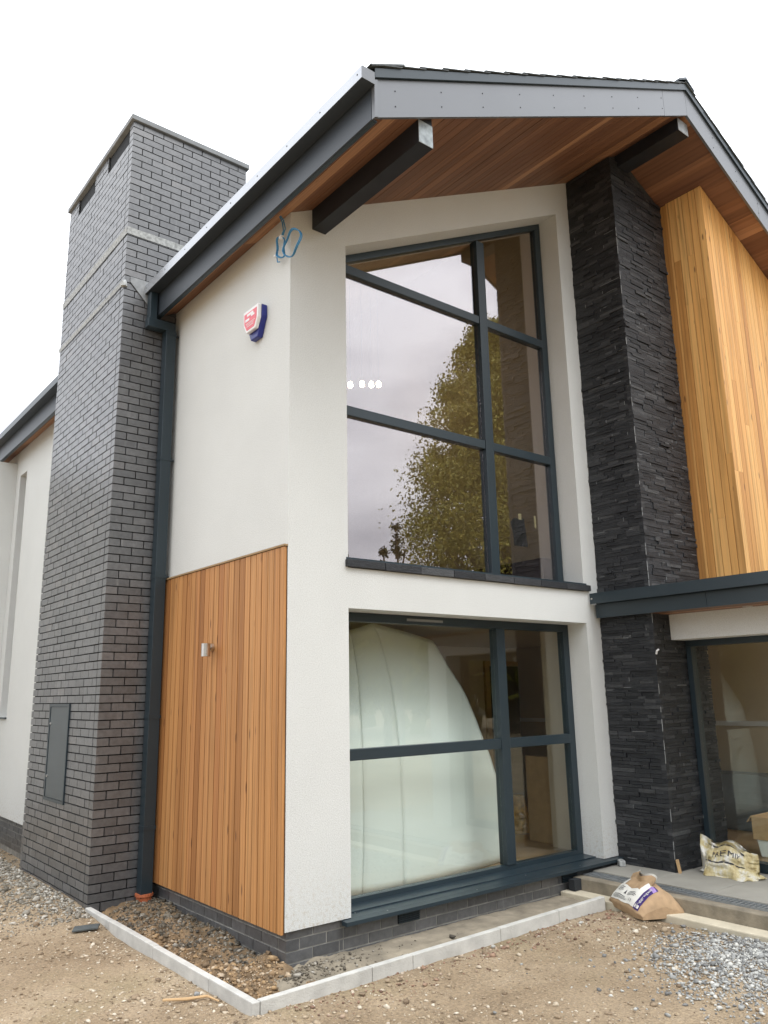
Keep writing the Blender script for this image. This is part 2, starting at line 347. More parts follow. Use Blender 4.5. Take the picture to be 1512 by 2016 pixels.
# ---------------------------------------------------------------- ground
def gh(x, y):
    x = np.asarray(x, float); y = np.asarray(y, float)
    h = -.095+.035*fbm(x*.9, y*.9, 3)+.018*fbm(x*5, y*5, 9)
    near = np.exp(-((x+.75)/.55)**2)*np.clip((y-1.6)/1.2, 0, 1)
    h = h+.10*near
    pile = np.clip(1-np.hypot((x-3.1)/1.25, (y+2.15)/.62), 0, 1); h = h+.018*pile**.8
    edge = np.clip(1-np.abs(y+.74+.03*x)/.22, 0, 1)*(x > -.7)*(x < 3.05); h = h+.028*edge
    sidek = np.clip(1-np.abs(x+.74)/.2, 0, 1)*(y > -.7)*(y < 2.3); h = h+.022*sidek
    inside = (x > -.56)&(y > -.50)&(x < 3.2)
    h = np.where(inside, -.30, h)
    slab = (x > 3.02)&(y > -4.2)&(x < 12); h = np.where(slab, -.30, h)
    return h
def axis_pts(lo, hi, flo, fhi, st):
    fine = list(np.arange(flo, fhi, st)); a = []; d = st; x = flo
    while x > lo: d *= 1.25; x -= d; a.append(x)
    c = []; d = st; x = fine[-1]
    while x < hi: d *= 1.25; x += d; c.append(x)
    return np.array(a[::-1]+fine+c)
gx = axis_pts(-900, 900, -3.2, 5.0, .035); gy = axis_pts(-900, 900, -4.4, 7.5, .045)
GX, GY = np.meshgrid(gx, gy); GZ = gh(GX, GY)
V = np.stack([GX, GY, GZ], -1).reshape(-1, 3); nx = len(gx); ny = len(gy)
ii, jj = np.meshgrid(np.arange(nx-1), np.arange(ny-1)); a0 = (jj*nx+ii).ravel()
me = np_mesh('ground', V, np.stack([a0, a0+1, a0+nx+1, a0+nx], 1)); me.materials.append(M['earth']); me.polygons.foreach_set('use_smooth', [True]*len(me.polygons))
ground = link('ground', me, None, 'structure'); ground['label'] = 'compacted tan earth yard in front of the house'

# ---------------------------------------------------------------- house
house = thing('house', 'modern house with cream render, slate column, cedar cladding and a wide gable roof', 'house')
XL, XR, WT = .585, 3.705, .34
fwm = MB()
fwm.prism([(0, .148), (XL, .148), (XL, soff(XL)), (0, soff(0))], 'y', 0, WT)
fwm.prism([(XL, 2.482), (XR, 2.482), (XR, 2.818), (XL, 2.818)], 'y', 0, WT)
fwm.prism([(XR, .148), (3.96, .148), (3.96, soff(3.96)), (XR, soff(XR))], 'y', 0, WT)
fwm.prism([(XL, 5.785), (XR, 5.785+.5025*(XR-XL)), (XR, soff(XR)), (XL, soff(XL))], 'y', 0, WT)
fwm.build('front_wall', M['render'], house)
sw = MB(); S0, S1 = 8.03, 8.42
sw.prism([(WT, .148), (S0, .148), (S0, soff(0)), (WT, soff(0))], 'x', 0, .3)
sw.prism([(S0, .148), (S1, .148), (S1, 1.55), (S0, 1.55)], 'x', 0, .3)
sw.prism([(S0, 5.44), (S1, 5.44), (S1, soff(0)), (S0, soff(0))], 'x', 0, .3)
sw.prism([(S1, .148), (12, .148), (12, soff(0)), (S1, soff(0))], 'x', 0, .3)
sw.build('side_wall', M['render'], house)
slot = bx(.2, .24, S0, S1, 1.55, 5.44).build('slot_window', M['metal'], house)
bx(.19, .198, S0+.05, S1-.05, 1.6, 5.39).build('pane', M['glass'], slot)
bx(-.03, .2, S0-.02, S1+.02, 1.525, 1.548).build('sill', M['metal'], slot)
bx(-6, -.002, 8.66, 8.96, .148, 5.70).build('return_wall', M['render'], house)
bx(-6, -.03, 8.69, 8.9, -.3, .146).build('return_wall_plinth', M['mortar_pale'], house)

# bricks: collected first, the 300 that show largest become objects
BR = []   # (center, dims, normal, parent-key)
U, Hc, J = .236, .0788, .0105
def brick_run(axis, face, out, start, end, z0, rows, key, first, holes=(), zmax=99):
    """stretcher bond from start towards end; holes are (a0, a1, z0, z1) left free, bricks beside them are cut"""
    for r in range(rows):
        zb = z0+r*Hc; h = min(Hc-J, zmax-zb)
        if h < .012: break
        zc = zb+h/2; p = start; k = 0
        while p < end-.012:
            ln = (U/2-J+.003) if (k == 0 and (r+first) % 2) else U-J
            segs = [(p, min(p+ln, end))]
            for a0, a1, h0, h1 in holes:
                if h0 < zc < h1:
                    segs = [q for s0, s1 in segs for q in ((s0, min(s1, a0)), (max(s0, a1), s1)) if q[1]-q[0] > .015]
            for a, b2 in segs:
                if b2-a < .015: continue
                dep = .10; c = face-out*dep/2+random.uniform(-.0018, .0018); hh = h+random.uniform(-.0012, .0012)
                if axis == 'x': BR.append((((a+b2)/2, c, zc), (b2-a, dep, hh), (0, out, 0), key))
                else: BR.append(((c, (a+b2)/2, zc), (dep, b2-a, hh), (out, 0, 0), key))
            p += ln+J; k += 1
CX0, CX1, CY0, CY1, CZ = -.593, .812, 2.348, 4.52, 8.05
CABY, CABZ = (3.165, 3.812), (.782, 1.752)
VENTS = ((2.47, 3.12), (3.56, 4.175))
zb0 = .026-4*Hc
nrow = int((CZ-zb0)/Hc)+1
brick_run('x', CY0, -1, CX0, CX1, zb0, nrow, 'chimney', 0, ((.13, 2, -1, 5.6),), CZ)
brick_run('y', CX0, -1, CY0+.1115, CY1, zb0, nrow, 'chimney', 1, ((CABY[0]-.006, CABY[1]+.006, CABZ[0]-.01, CABZ[1]+.01),)+tuple((v0, v1, 7.80, 9) for v0, v1 in VENTS), CZ)
pz = .012-3*Hc
brick_run('x', .03, -1, .03, .53, pz, 5, 'plinth', 0, (), .146)
brick_run('x', .03, -1, .53+J, 3.95, pz, 5, 'plinth', 0, ((1.062, 1.293, .0, .088), (3.072, 3.303, .0, .088)), .108)
brick_run('y', .03, -1, .1415, 2.34, pz, 5, 'plinth_side', 1, (), .146)
brick_run('y', .03, -1, 4.53, 8.64, pz, 5, 'plinth_back', 0, (), .146)

chim = MB()
i_ = .016
chim.box(CX0+i_, CX1-i_, CY0+i_, CY1-i_, -.3, 7.79)
ys = [CY0+i_, VENTS[0][0], VENTS[0][1], VENTS[1][0], VENTS[1][1], CY1-i_]
for a, b2 in ((ys[0], ys[1]), (ys[2], ys[3]), (ys[4], ys[5])): chim.box(CX0+i_, CX0+.12, a, b2, 7.792, CZ)
chim.box(CX0+.122, CX1-i_, CY0+i_, CY0+.12, 7.792, CZ); chim.box(CX0+.35, CX1-i_, CY0+.122, CY1-i_, 7.792, CZ)
chimney = chim.build('chimney', M['mortar_dark'], house, label='tall charcoal brick chimney stack beside the cream side wall')
for v0, v1 in VENTS:
    bx(CX0+.022, CX0+.04, v0, v1, 7.80, CZ-.002).build('vent', M['swatch'], chimney)
MB().box(CX0-.03, CX1+.03, CY0-.03, CY1+.03, CZ+.003, CZ+.066).build('chimney_cap', M['capstone'], chimney, bevel=.006)
# pale bands of flashing
def band(y0, y1, z0, z1, out=.006, nseg=60):
    b = MB()
    def fn(u, v):
        y = y0+(y1-y0)*u; w = .010*float(fbm(y*9, v*3, 5)); return (CX0-out-.006*v, y, z0+(z1-z0)*v+w)
    b.grid(fn, nseg, 3); return b
bb = band(CY0-.006, CY1, 6.655, 6.735)
bb.build('flashing', M['lead'], chimney, fix=False)
b2_ = MB(); b2_.grid(lambda u, v: (CX0-.006+(CX1-CX0)*u, CY0-.006-.006*v, 6.655+.08*v+.010*float(fbm(u*12, v*3, 8))), 50, 3)
b2_.build('flashing', M['lead'], chimney, fix=False)
band(CY0-.01, CY1, 6.055, 6.105, .010).build('flashing', M['lead'], chimney, fix=False)
MB().prism([(CX0+.06, 6.10), (-.30, 5.86), (-.30, 6.16), (CX0+.06, 6.16)], 'y', CY0-.012, CY0-.006).build('flashing', M['leadgrey'], chimney)
MB().tube([(CX0+.0, CY0-.0, 6.03), (CX0-.0, CY0-.0, 6.07), (CX0+.012, CY0+.01, 6.115)], [.035, .03, .008], 8).build('flashing', M['lead'], chimney)

plinth = MB().box(.035, .52, .035, .3, -.35, .147).box(.5201, 3.94, .035, .3, -.35, .109).build('plinth', M['mortar_pale'], house, label='grey brick plinth under the front wall')
PK = {'chimney': chimney, 'plinth': plinth, 'plinth_side': bx(.035, .3, .302, 2.34, -.35, .147).build('plinth', M['mortar_pale'], house, label='grey brick plinth under the cedar cladding'),
      'plinth_back': bx(.035, .3, 4.53, 8.65, -.35, .147).build('plinth', M['mortar_pale'], house, label='grey brick plinth beyond the chimney')}
ranked = sorted(BR, key=lambda b: -px_area(b[0], max(b[1][0], b[1][1])*b[1][2], b[2]))
rest = {k: MB() for k in PK}
for i, (c, d, n, key) in enumerate(ranked):
    if i < 298: piece('brick', 'brick', c, d, PK[key], (0, random.uniform(-.006, .006) if n[1] else 0, random.uniform(-.004, .004)))
    else: rest[key].box(c[0]-d[0]/2, c[0]+d[0]/2, c[1]-d[1]/2, c[1]+d[1]/2, c[2]-d[2]/2, c[2]+d[2]/2)
for k in [q for q in rest if rest[q].f]: rest[k].build('brickwork', M['brick'], PK[k], kind='stuff', fix=False)
for a in (1.065, 3.075):
    ab = MB(); ab.box(a, a+.225, .03, .05, .012, .082); ab = ab.build('air_brick', M['mortar_dark'], plinth)
for a in (1.065, 3.075):
    ab = MB()
    for k in range(5): ab.box(a+.004, a+.221, .02, .029, .014+k*.0145, .0225+k*.0145)
    ab.build('grille', M['metal'], plinth)

# --- windows
def window(name, x0, x1, zb, ztl, ztr, mull, trans, glass, lab):
    d0, d1 = .25, .33; fwid = .062
    f = MB(); sl = (ztr-ztl)/(x1-x0); zt = lambda x: ztl+sl*(x-x0)
    f.prism([(x0, zb), (x0+fwid, zb), (x0+fwid, zt(x0+fwid)), (x0, zt(x0))], 'y', d0, d1)
    f.prism([(x1-fwid-.03, zb), (x1, zb), (x1, zt(x1)), (x1-fwid-.03, zt(x1-fwid-.03))], 'y', d0, d1)
    f.prism([(x0+fwid, zt(x0+fwid)-.075), (x1-fwid-.03, zt(x1-fwid-.03)-.075), (x1-fwid-.03, zt(x1-fwid-.03)), (x0+fwid, zt(x0+fwid))], 'y', d0, d1)
    f.box(x0+fwid, x1-fwid-.03, d0, d1, zb, zb+.065)
    w = f.build(name, M['metal'], house, label=lab)
    MB().box(mull-.060, mull+.060, d0-.012, d1+.01, zb+.066, zt(mull-.06)-.077).build('mullion', M['metal'], w, bevel=.004)
    bays = ((x0+fwid+.001, mull-.061), (mull+.061, x1-fwid-.031))
    zs = [zb+.066]+list(trans)+[None]
    for a, b2 in bays:
        for tz in trans:
            tb = MB(); tb.box(a, b2, d0-.004, d1, tz-.046, tz+.046); tb.build('transom', M['metal'], w, bevel=.004)
        prev = zb+.066
        for k in range(len(trans)+1):
            if k < len(trans):
                MB().box(a+.002, b2-.002, .285, .291, prev+.002, trans[k]-.048).build('pane', glass, w); prev = trans[k]+.046
            else:
                za, zc = zt(a)-.078, zt(b2)-.078
                MB().prism([(a+.002, prev+.002), (b2-.002, prev+.002), (b2-.002, zc), (a+.002, za)], 'y', .285, .291).build('pane', glass, w)
    # bead steps round the panes
    return w
uw = window('upper_window', XL+.002, XR-.015, 2.887, 5.782, 5.782+.5025*(XR-XL), 2.618, (4.315, 5.735), M['glass'], 'tall upper window with a raked head reflecting cloud and a tree')
sb = MB()
for k in range(8):
    a = .557+k*(3.79-.557)/8; b2 = a+(3.79-.557)/8-.006
    sb2 = MB().box(a, b2, -.035, .249, 2.822+random.uniform(-.002, .002), 2.884)
    sb2.build('sill_block', M['slate'], uw, bevel=.003)
MB().box(XL-.02, XR+.045, -.004, .246, 2.8865, 2.93 if False else 2.905).build('sill', M['metal'], uw)
lw = window('lower_window', XL+.002, XR, .140, 2.479, 2.479, 2.632, (1.300,), M['glass_low'], 'wide ground floor window with one tall curved white shape behind it')
ls = MB()
ls.prism([(-.065, .110), (-.065, .138), (0, .143), (0, .110)], 'x', .497, 3.935)
ls.prism([(.0, .112), (.0, .1435), (.10, .148), (.10, .112)], 'x', XL+.001, XR-.001)
ls.prism([(.10, .112), (.10, .158), (.249, .166), (.249, .112)], 'x', XL+.001, XR-.001)
ls.build('sill', M['metal'], lw)
MB().box(1.42, 1.86, .244, .2495, 2.43, 2.452).build('trickle_vent', M['capstone'], lw)
sc = MB()
for x_, y_, z_ in ((.68, .08, .148), (.92, -.02, .143), (1.9, -.02, .143), (2.6, .05, .147), (3.3, -.02, .143)): sc.box(x_, x_+.008, y_, y_+.008, z_, z_+.003)
sc.build('screw_cap', M['steel'], lw)

# --- stone column
COLX0, COLX1, COLY = 3.95, 4.94, -.63
cm = MB(); cm.prism([(COLX0+.02, 0), (COLX1-.02, 0), (COLX1-.02, soff(COLX1-.02)-.001), (4.2, soff(4.2)-.001), (COLX0+.02, soff(COLX0+.02)-.001)], 'y', COLY+.02, .2)
column = cm.build('stone_column', M['slate_joint'], house, label='black split face slate column rising to the ridge beam')
SL = []
def slate_face(axis):
    z = .02 if axis == 'y' else .02
    while z < 7.95:
        h = random.choice((.024, .030, .036, .042)); p = (-.64 if axis == 'y' else COLX0-.012)
        end = 0.0 if axis == 'y' else COLX1
        while p < end-.01:
            ln = random.choice((.09, .13, .18, .24, .30))*random.uniform(.85, 1.15); q = min(p+ln, end)
            if end-q < .05: q = end
            pr = abs(random.gauss(0, .007)); a, b2 = p, q-.0025
            zc = z+h/2
            top = soff(COLX0) if axis == 'y' else min(soff(a), soff(b2))
            if zc+h/2 < top:
                dep = .05
                if axis == 'y': SL.append(((COLX0-pr+dep/2-.004, (a+b2)/2, zc), (dep, b2-a, h-.002), (-1, 0, 0)))
                else: SL.append((((a+b2)/2, COLY-pr+dep/2-.004, zc), (b2-a, dep, h-.002), (0, -1, 0)))
            p = q
        z += h
slate_face('y'); slate_face('x')
ranked = sorted(SL, key=lambda b: -px_area(b[0], max(b[1][0], b[1][1])*b[1][2], b[2]))
rs = MB()
for i, (c, d, n) in enumerate(ranked):
    if i < 300: piece('slate', 'slate', c, d, column, (random.uniform(-.02, .02), random.uniform(-.02, .02), random.uniform(-.015, .015)))
    else: rs.box(c[0]-d[0]/2, c[0]+d[0]/2, c[1]-d[1]/2, c[1]+d[1]/2, c[2]-d[2]/2, c[2]+d[2]/2)
rs.build('slate_courses', M['slate'], column, kind='stuff', fix=False)
# pale dust lines left in some open joints
jd = MB()
for i in range(170):
    c, d, n = random.choice(SL)
    if c[2] > 7.2: continue
    e = .0055; h = d[2]/2
    if random.random() < .55:
        if n[0]: x = c[0]-d[0]/2-.0015; y = c[1]+d[1]/2+.001; jd.box(x, x+.01, y-e/3, y+e/3, c[2]-h, c[2]+h)
        else: y = c[1]-d[1]/2-.0015; x = c[0]+d[0]/2+.001; jd.box(x-e/3, x+e/3, y, y+.01, c[2]-h, c[2]+h)
    else:
        f = random.uniform(.3, .9)
        if n[0]: x = c[0]-d[0]/2-.0015; jd.box(x, x+.01, c[1]-d[1]/2*f, c[1]+d[1]/2*f, c[2]+h-.0005, c[2]+h+.0025)
        else: y = c[1]-d[1]/2-.0015; jd.box(c[0]-d[0]/2*f, c[0]+d[0]/2*f, y, y+.01, c[2]+h-.0005, c[2]+h+.0025)
z = .2
while z < 7.7:
    hh = random.uniform(.04, .12)
    if random.random() < .38: jd.box(COLX0-.0135, COLX0-.008, COLY-.0135, COLY-.009, z, z+hh)
    z += hh+.01
jd.build('joint_dust', M['joint_dust'], column, kind='stuff', fix=False)
bx(COLX0+.01, COLX1, COLY+.005, COLY+.012, 0.075, .145).build('column_base', M['mortar_pale'], column)

# --- cladding beside the corner
M['wood_gap'] = simple('dark_cladding_backing', (.035, .016, .008), .9)  # dark brown backing seen in the gaps between boards
clad = bx(-.004, -.001, .004, 2.345, .135, 2.94).build('cedar_cladding', M['wood_gap'], house, label='upright cedar board cladding on the lower side wall')
y = .004; k = 0
while y < 2.34:
    w_ = .0938 if k else .072; e = min(y+w_, 2.345)
    xo = random.uniform(-.001, .001)
    piece('plank', 'cedar_z', (-.0145+xo, (y+e)/2, 1.5355), (.021, e-y-.0105, 2.803), clad); y = e; k += 1
bx(-.034, -.0005, -.002, 2.345, 2.9415, 2.956).build('cladding_trim', M['wood_end'], clad)

# --- timber bay over the porch
BX, BY0 = 4.955, -1.17
bay = MB(); xs = [BX+.03, 8.37]
bay.prism([(BX+.03, 2.70), (8.3, 2.70), (8.3, soff(8.3)-.004), (BX+.03, soff(BX+.03)-.004)], 'y', BY0+.03, .2)
bay = bay.build('timber_bay', M['wood_gap'], house, label='golden timber clad bay projecting above the porch canopy')
def cut_plank(x0, x1, y0, y1, z0, zt0, zt1, along, m='larch_z'):
    b = MB()
    if along == 'x': b.prism([(x0, z0), (x1, z0), (x1, zt1), (x0, zt0)], 'y', y0, y1)
    else: b.box(x0, x1, y0, y1, z0, zt0)
    return b.build('plank', M[m], bay)
ysb = [-.632, -.738, -.826, -.915, -1.004, -1.088, BY0]
for k in range(6):
    if k == 0: cut_plank(BX+.006, BX+.027, ysb[1]+.03, ysb[0]+.05, 2.72, soff(BX)-.02, 0, 'y'); cut_plank(BX-.002, BX+.02, ysb[1]+.002, ysb[1]+.028, 2.72, soff(BX)-.012, 0, 'y'); continue
    z = 2.72; joints = sorted(random.sample([3.6, 4.3, 4.9, 5.5, 6.2, 6.8], random.choice((0, 1, 2))))+[soff(BX)-.012]
    for j in joints: cut_plank(BX, BX+.022, ysb[k+1]+.003, ysb[k]-.004, z, j-.002, 0, 'y'); z = j
x = BX; k = 0
while x < 8.28:
    e = x+.094; z = 2.72
    joints = sorted(random.sample([3.5, 4.1, 4.7, 5.2, 5.6, 6.0, 6.4], random.choice((0, 1, 1, 2))))
    joints = [j for j in joints if j < soff(e)-.4]
    for j in joints: cut_plank(x+(.0001 if k == 0 else .0015), e-.004, BY0, BY0+.022, z, j-.002, j-.002, 'x'); z = j
    cut_plank(x+(.0001 if k == 0 else .0015), e-.004, BY0, BY0+.022, z, soff(x)-.014, soff(e)-.014, 'x'); x = e; k += 1

# --- roof
VY = -1.5
roof = MB()
for s in (0, 1):
    f = (lambda x: x) if s == 0 else (lambda x: 8.4-x)
    def quad(xa, xb, y0, y1, lo, hi):
        za, zb = 5.895+PITCHR*xa, 5.895+PITCHR*xb
        return [(f(xa), za+lo), (f(xb), zb+lo), (f(xb), zb+hi), (f(xa), za+hi)], y0, y1
    for (y0, y1) in (((VY+.03, CY0-.004), (CY1+.004, 12)) if s == 0 else ((VY+.03, 12),)):
        pl, y0, y1 = quad(-.23, 4.2, y0, y1, .03, .37); roof.prism(pl, 'y', y0, y1)
    if s == 0:
        pl, y0, y1 = quad(.83, 4.2, CY0-.004, CY1+.004, .03, .37); roof.prism(pl, 'y', y0, y1)
roof = roof.build('roof', M['roofslate'], house, label='shallow gable roof with grey verge boards and cedar soffit')
# soffit boards
def sboard(xa, xb, y0, y1, right=False):
    f = (lambda x: 8.4-x) if right else (lambda x: x)
    za, zb = 5.895+PITCHR*xa, 5.895+PITCHR*xb; dz = random.uniform(0, .0015)
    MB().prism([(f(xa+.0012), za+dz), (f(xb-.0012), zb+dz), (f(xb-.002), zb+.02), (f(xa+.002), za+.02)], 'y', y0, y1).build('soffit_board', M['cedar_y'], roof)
for xa, xb in ((-.235, -.125), (-.125, -.0)):
    for y0, y1 in ((VY+.032, .6), (.6, CY0-.012), (CY1+.01, 8.0), (8.0, 12)): sboard(xa, xb, y0+.001, y1-.001)
n = 34
for k in range(n):
    sboard(.0+4.2*k/n, 4.2*(k+1)/n, VY+.032, .02)
    sboard(4.2*k/n-.0, 4.2*(k+1)/n, VY+.032, .02, True)
for xa, xb in ((-.235, -.125), (-.125, .0)): sboard(xa, xb, VY+.032, .02, True)
# verge boards
for s in (0, 1):
    f = (lambda x: x) if s == 0 else (lambda x: 8.4-x)
    cuts = (-.25, 3.72, 4.2) if s == 0 else (-.25, 2.75, 4.2)
    for a, b2 in zip(cuts, cuts[1:]):
        za, zb = 5.895+PITCHR*a-.018, 5.895+PITCHR*b2-.018
        MB().prism([(f(a+.002), za), (f(b2-.002), zb), (f(b2-.002), zb+.315), (f(a+.002), za+.315)], 'y', VY, VY+.026).build('verge_board', M['trim'], roof)
    za, zb = 5.895+PITCHR*(-.25)+.30, 5.895+PITCHR*4.2+.30
    MB().prism([(f(-.25), za), (f(4.2), zb), (f(4.2), zb+.075), (f(-.25), za+.075)], 'y', VY-.022, VY+.02).build('verge_trim', M['metal'], roof)
    rv = MB()
    for k in range(13):
        a = 4.2*k/13
        for off in (.08, 1.83, 3.58): 0
    for k in range(9):
        a = -.05+4.2*k/9; 
        for dz in (.07, .20): 
            zz = 5.895+PITCHR*a+dz; rv.tube([(f(a), VY-.003, zz), (f(a), VY+.001, zz)], .0055, 6)
    rv.build('rivets', M['swatch'], roof, kind='stuff')
    # slates showing along the verge
    for k in range(19):
        a = -.3+k*.24; b2 = a+.30; za, zb = 5.895+PITCHR*a+.395, 5.895+PITCHR*b2+.378
        if b2 > 4.24: b2 = 4.22; zb = 5.895+PITCHR*b2+.378
        MB().prism([(f(a), za), (f(b2), zb), (f(b2), zb+.007), (f(a), za+.008)], 'y', VY-.035+random.uniform(-.004, .004), VY+.26).build('roof_slate', M['roofslate'], roof)
MB().prism([(4.05, 8.345), (4.2, 8.43), (4.35, 8.345), (4.35, 8.37), (4.2, 8.46), (4.05, 8.37)], 'y', VY-.04, 12).build('ridge_cap', M['metal'], roof)
# eaves fascia and gutters
FX = -.25
for (y0, y1) in ((VY+.03, CY0-.006), (CY1+.006, 12)):
    bx(FX, FX+.015, y0, y1, 5.755, 6.10).build('fascia', M['eaves'], roof)
    bx(FX+.0151, FX+.05, y0, y1, 5.752, 5.766).build('fascia_return', M['metal'], roof)
MB().prism([(FX-.0, 5.748), (FX+.03, 5.763), (FX+.03, 6.07), (FX, 6.055)], 'y', VY-.012, VY-.001).build('verge_end', M['trim'], roof)
for (y0, y1) in ((VY-.018, CY0-.008), (CY1+.008, 12)):
    g = MB(); pf = [(-.366, 6.006), (-.366, 6.104), (-.358, 6.104), (-.358, 6.014), (-.262, 6.014), (-.262, 6.104), (-.254, 6.104), (-.254, 6.006)]
    g.prism(pf, 'y', y0, y1); g = g.build('gutter', M['eaves'], roof)
    bx(-.3695, -.3663, y0, y1, 6.008, 6.104).build('gutter_face_strip', M['gutter' if y0 < 0 else 'metal'], g)  # added strip; the near run's pale colour paints the sky glare
    if y0 < 0:
        bx(-.3697, -.2535, y0-.004, y0-.0003, 6.0055, 6.106).build('gutter_end', M['trim'], g)
        rv = MB()
        for k in range(9): rv.tube([(-.3715, y0+.05+k*.47, 6.06), (-.369, y0+.05+k*.47, 6.06)], .006, 6)
        rv.build('rivets', M['swatch'], g, kind='stuff')
for k in range(16):   # eave course of slates above the gutter
    y = VY-.04+k*.24
    if y+.24 < CY0: MB().prism([(-.29, 6.105+.03), (.02, 6.27+.03), (.02, 6.285+.03), (-.29, 6.12+.03)], 'y', y+.002, y+.238).build('roof_slate', M['roofslate'], roof)
# beams
bm_ = MB().prism([(.222, 5.815), (.362, 5.815), (.362, soff(.362)+.01), (.222, soff(.222)+.01)], 'y', -1.44, .1).build('beam', M['navy'], house, label='black beam under the left of the gable soffit')
bx(.2225, .3615, -1.446, -1.4405, 5.8155, soff(.222)).build('beam_end', M['beam_end'], bm_)
MB().prism([(.222, 5.815), (.362, 5.815), (.362, 5.86), (.222, 5.84)], 'y', -1.4405, -1.441).build('beam_edge', M['navy'], bm_)
bm2 = bx(4.10, 4.30, -1.43, .0, 7.80, soff(4.1)+.01).build('beam', M['navy'], house, label='black ridge beam above the slate column')
bx(4.102, 4.298, -1.436, -1.4305, 7.802, soff(4.102)).build('beam_end', M['leadgrey'], bm2)

# --- porch canopy
can = bx(3.86, 9.0, -2.60, -.635, 2.56, 2.70).build('canopy', M['metal'], house, label='flat anthracite porch canopy with timber soffit beside the slate column')
MB().prism([(3.86, -.636), (3.86, -.03), (3.935, -.03), (3.935, -.636)], 'z', 2.56, 2.70).build('canopy_side', M['metal'], can)
bx(3.765, 3.775, -2.65, -.02, 2.682, 2.795).build('canopy_lip', M['metal'], can)
bx(3.776, 3.938, -2.645, -.022, 2.70, 2.712).build('lip_tray', M['metal'], can)
bx(3.765, 9.0, -2.665, -2.652, 2.682, 2.795).build('canopy_lip', M['metal'], can)
bx(3.94, 4.95, -2.64, -.65, 2.713, 2.80).build('canopy_deck', M['leadgrey'], can)
for a, b2 in ((-2.60, -1.30), (-1.298, -.03)): bx(3.842, 3.858, a, b2-.002, 2.535, 2.68).build('canopy_fascia', M['metal'], can)
bx(3.762, 3.7648, -.055, -.035, 2.73, 2.745).build('screw_cap', M['steel'], can)
x = 3.86
while x < 4.55:
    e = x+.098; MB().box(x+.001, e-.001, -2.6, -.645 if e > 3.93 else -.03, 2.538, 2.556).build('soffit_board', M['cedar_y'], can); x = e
sp = MB().tube([(4.12, -1.55, 2.536), (4.12, -1.55, 2.530)], .045, 16).build('downlight', M['steel'], can)

# --- entrance wall and glazing under the canopy
hd = MB(); hd.box(4.24, 4.56, -2.55, -.645, 2.278, 2.537); hd.box(4.24, 4.66, -2.55, -2.20, -.05, 2.277)
hd.build('porch_lintel', M['render'], house)
ew = MB(); ew.box(4.50, 4.60, -2.195, -.645, 2.215, 2.2765); ew.box(4.50, 4.60, -.70, -.645, .085, 2.214); ew.box(4.50, 4.60, -2.195, -2.13, .085, 2.214); ew.box(4.49, 4.61, -2.129, -.701, .085, .165)
ew = ew.build('entrance_window', M['metal'], house, label='tall entrance glazing under the canopy beside the slate column')
bx(4.545, 4.551, -2.128, -.702, .167, 2.213).build('pane', M['glass_low'], ew)

# --- rooms behind the glass
rm = MB()
rm.box(.305, 4.1, 5.2, 5.3, .12, 8.0)                          # back wall, left
rm.build('back_wall', M['plaster'], house)
bx(3.942, 9.0, 4.0, 4.1, .12, 2.5).build('back_wall', M['plaster'], house)
bx(3.96, 4.06, .36, .86, .12, 2.5).build('partition', M['plaster'], house)
bx(3.96, 4.06, .36, 5.19, 2.76, 7.86).build('partition', M['plaster'], house)
bx(7.0, 7.1, -2.5, 3.98, .12, 2.5).build('partition', M['plaster'], house)
bx(6.98, 6.998, -2.5, 3.97, 1.30, 1.36).build('dado_rail', M['white'], house)
bx(.306, 9.0, .345, 5.19, 2.505, 2.75).build('upper_floor', M['plaster'], house)
bx(5.0, 9.0, -2.5, .343, 2.505, 2.69).build('porch_ceiling', M['plaster'], house)
bx(.045, 9.0, .346, 5.3, .0, .118).build('lower_floor', M['oak'], house)
bx(4.62, 9.0, -2.55, .344, .0, .118).build('lower_floor', M['oak'], house)
bx(4.95, 5.0, -.6, .34, .12, 2.5).build('partition', M['plaster'], house)
for a, b2 in ((.05, 4.2), ):
    MB().prism([(.3, soff(.3)-.02), (4.2, soff(4.2)-.02), (4.2, soff(4.2)), (.3, soff(.3))], 'y', .36, 5.19).build('ceiling', M['plaster'], house)
dd = bx(5.0+1.3, 7.0-.01, 3.96, 3.998, .12, 2.20).build('interior_doorway', M['darkdoor'], house)
dfm = MB(); dfm.box(6.2, 6.298, 3.95, 3.997, .12, 2.28); dfm.box(6.299, 6.99, 3.95, 3.997, 2.205, 2.28); dfm.build('door_frame', M['card'], dd)
bx(3.5, 3.955, .37, 2.2, 2.752, 3.22).build('dark_balustrade', M['darkdoor'], house)

# ---------------------------------------------------------------- things fixed to the house
dp = thing('downpipe', 'square anthracite downpipe in the corner beside the brick chimney', 'downpipe')
P0 = (-.158, -.048, 2.215, 2.325)
bx(P0[0], P0[1], P0[2], P0[3], .02, 5.62).build('pipe', M['metal'], dp, bevel=.004)
bx(-.345, -.265, P0[2]+.01, P0[3]-.01, 5.60, 6.004).build('outlet', M['metal'], dp, bevel=.004)
bx(-.357, -.053, P0[2]+.006, P0[3]-.006, 5.605, 5.705).build('offset_bend', M['metal'], dp, bevel=.004)
for z_ in (5.56, 4.17, 2.955, 1.6, .6):
    MB().box(P0[0]-.004, P0[1]+.004, P0[2]-.004, P0[3]+.002, z_, z_+.035).box(P0[1]+.0045, -.003, P0[2]+.03, P0[2]+.05, z_+.008, z_+.026).build('bracket', M['metal'], dp)
cx, cy = -.103, 2.27
MB().tube([(cx, cy, .052), (cx, cy, .03), (cx, cy, .028), (cx, cy, -.03), (cx-.02, cy-.01, -.055), (cx-.08, cy-.05, -.085), (cx-.16, cy-.10, -.11)], [.082, .082, .072, .068, .060, .055, .055], 20).build('drain_socket', M['terracotta'], dp, smooth=False)

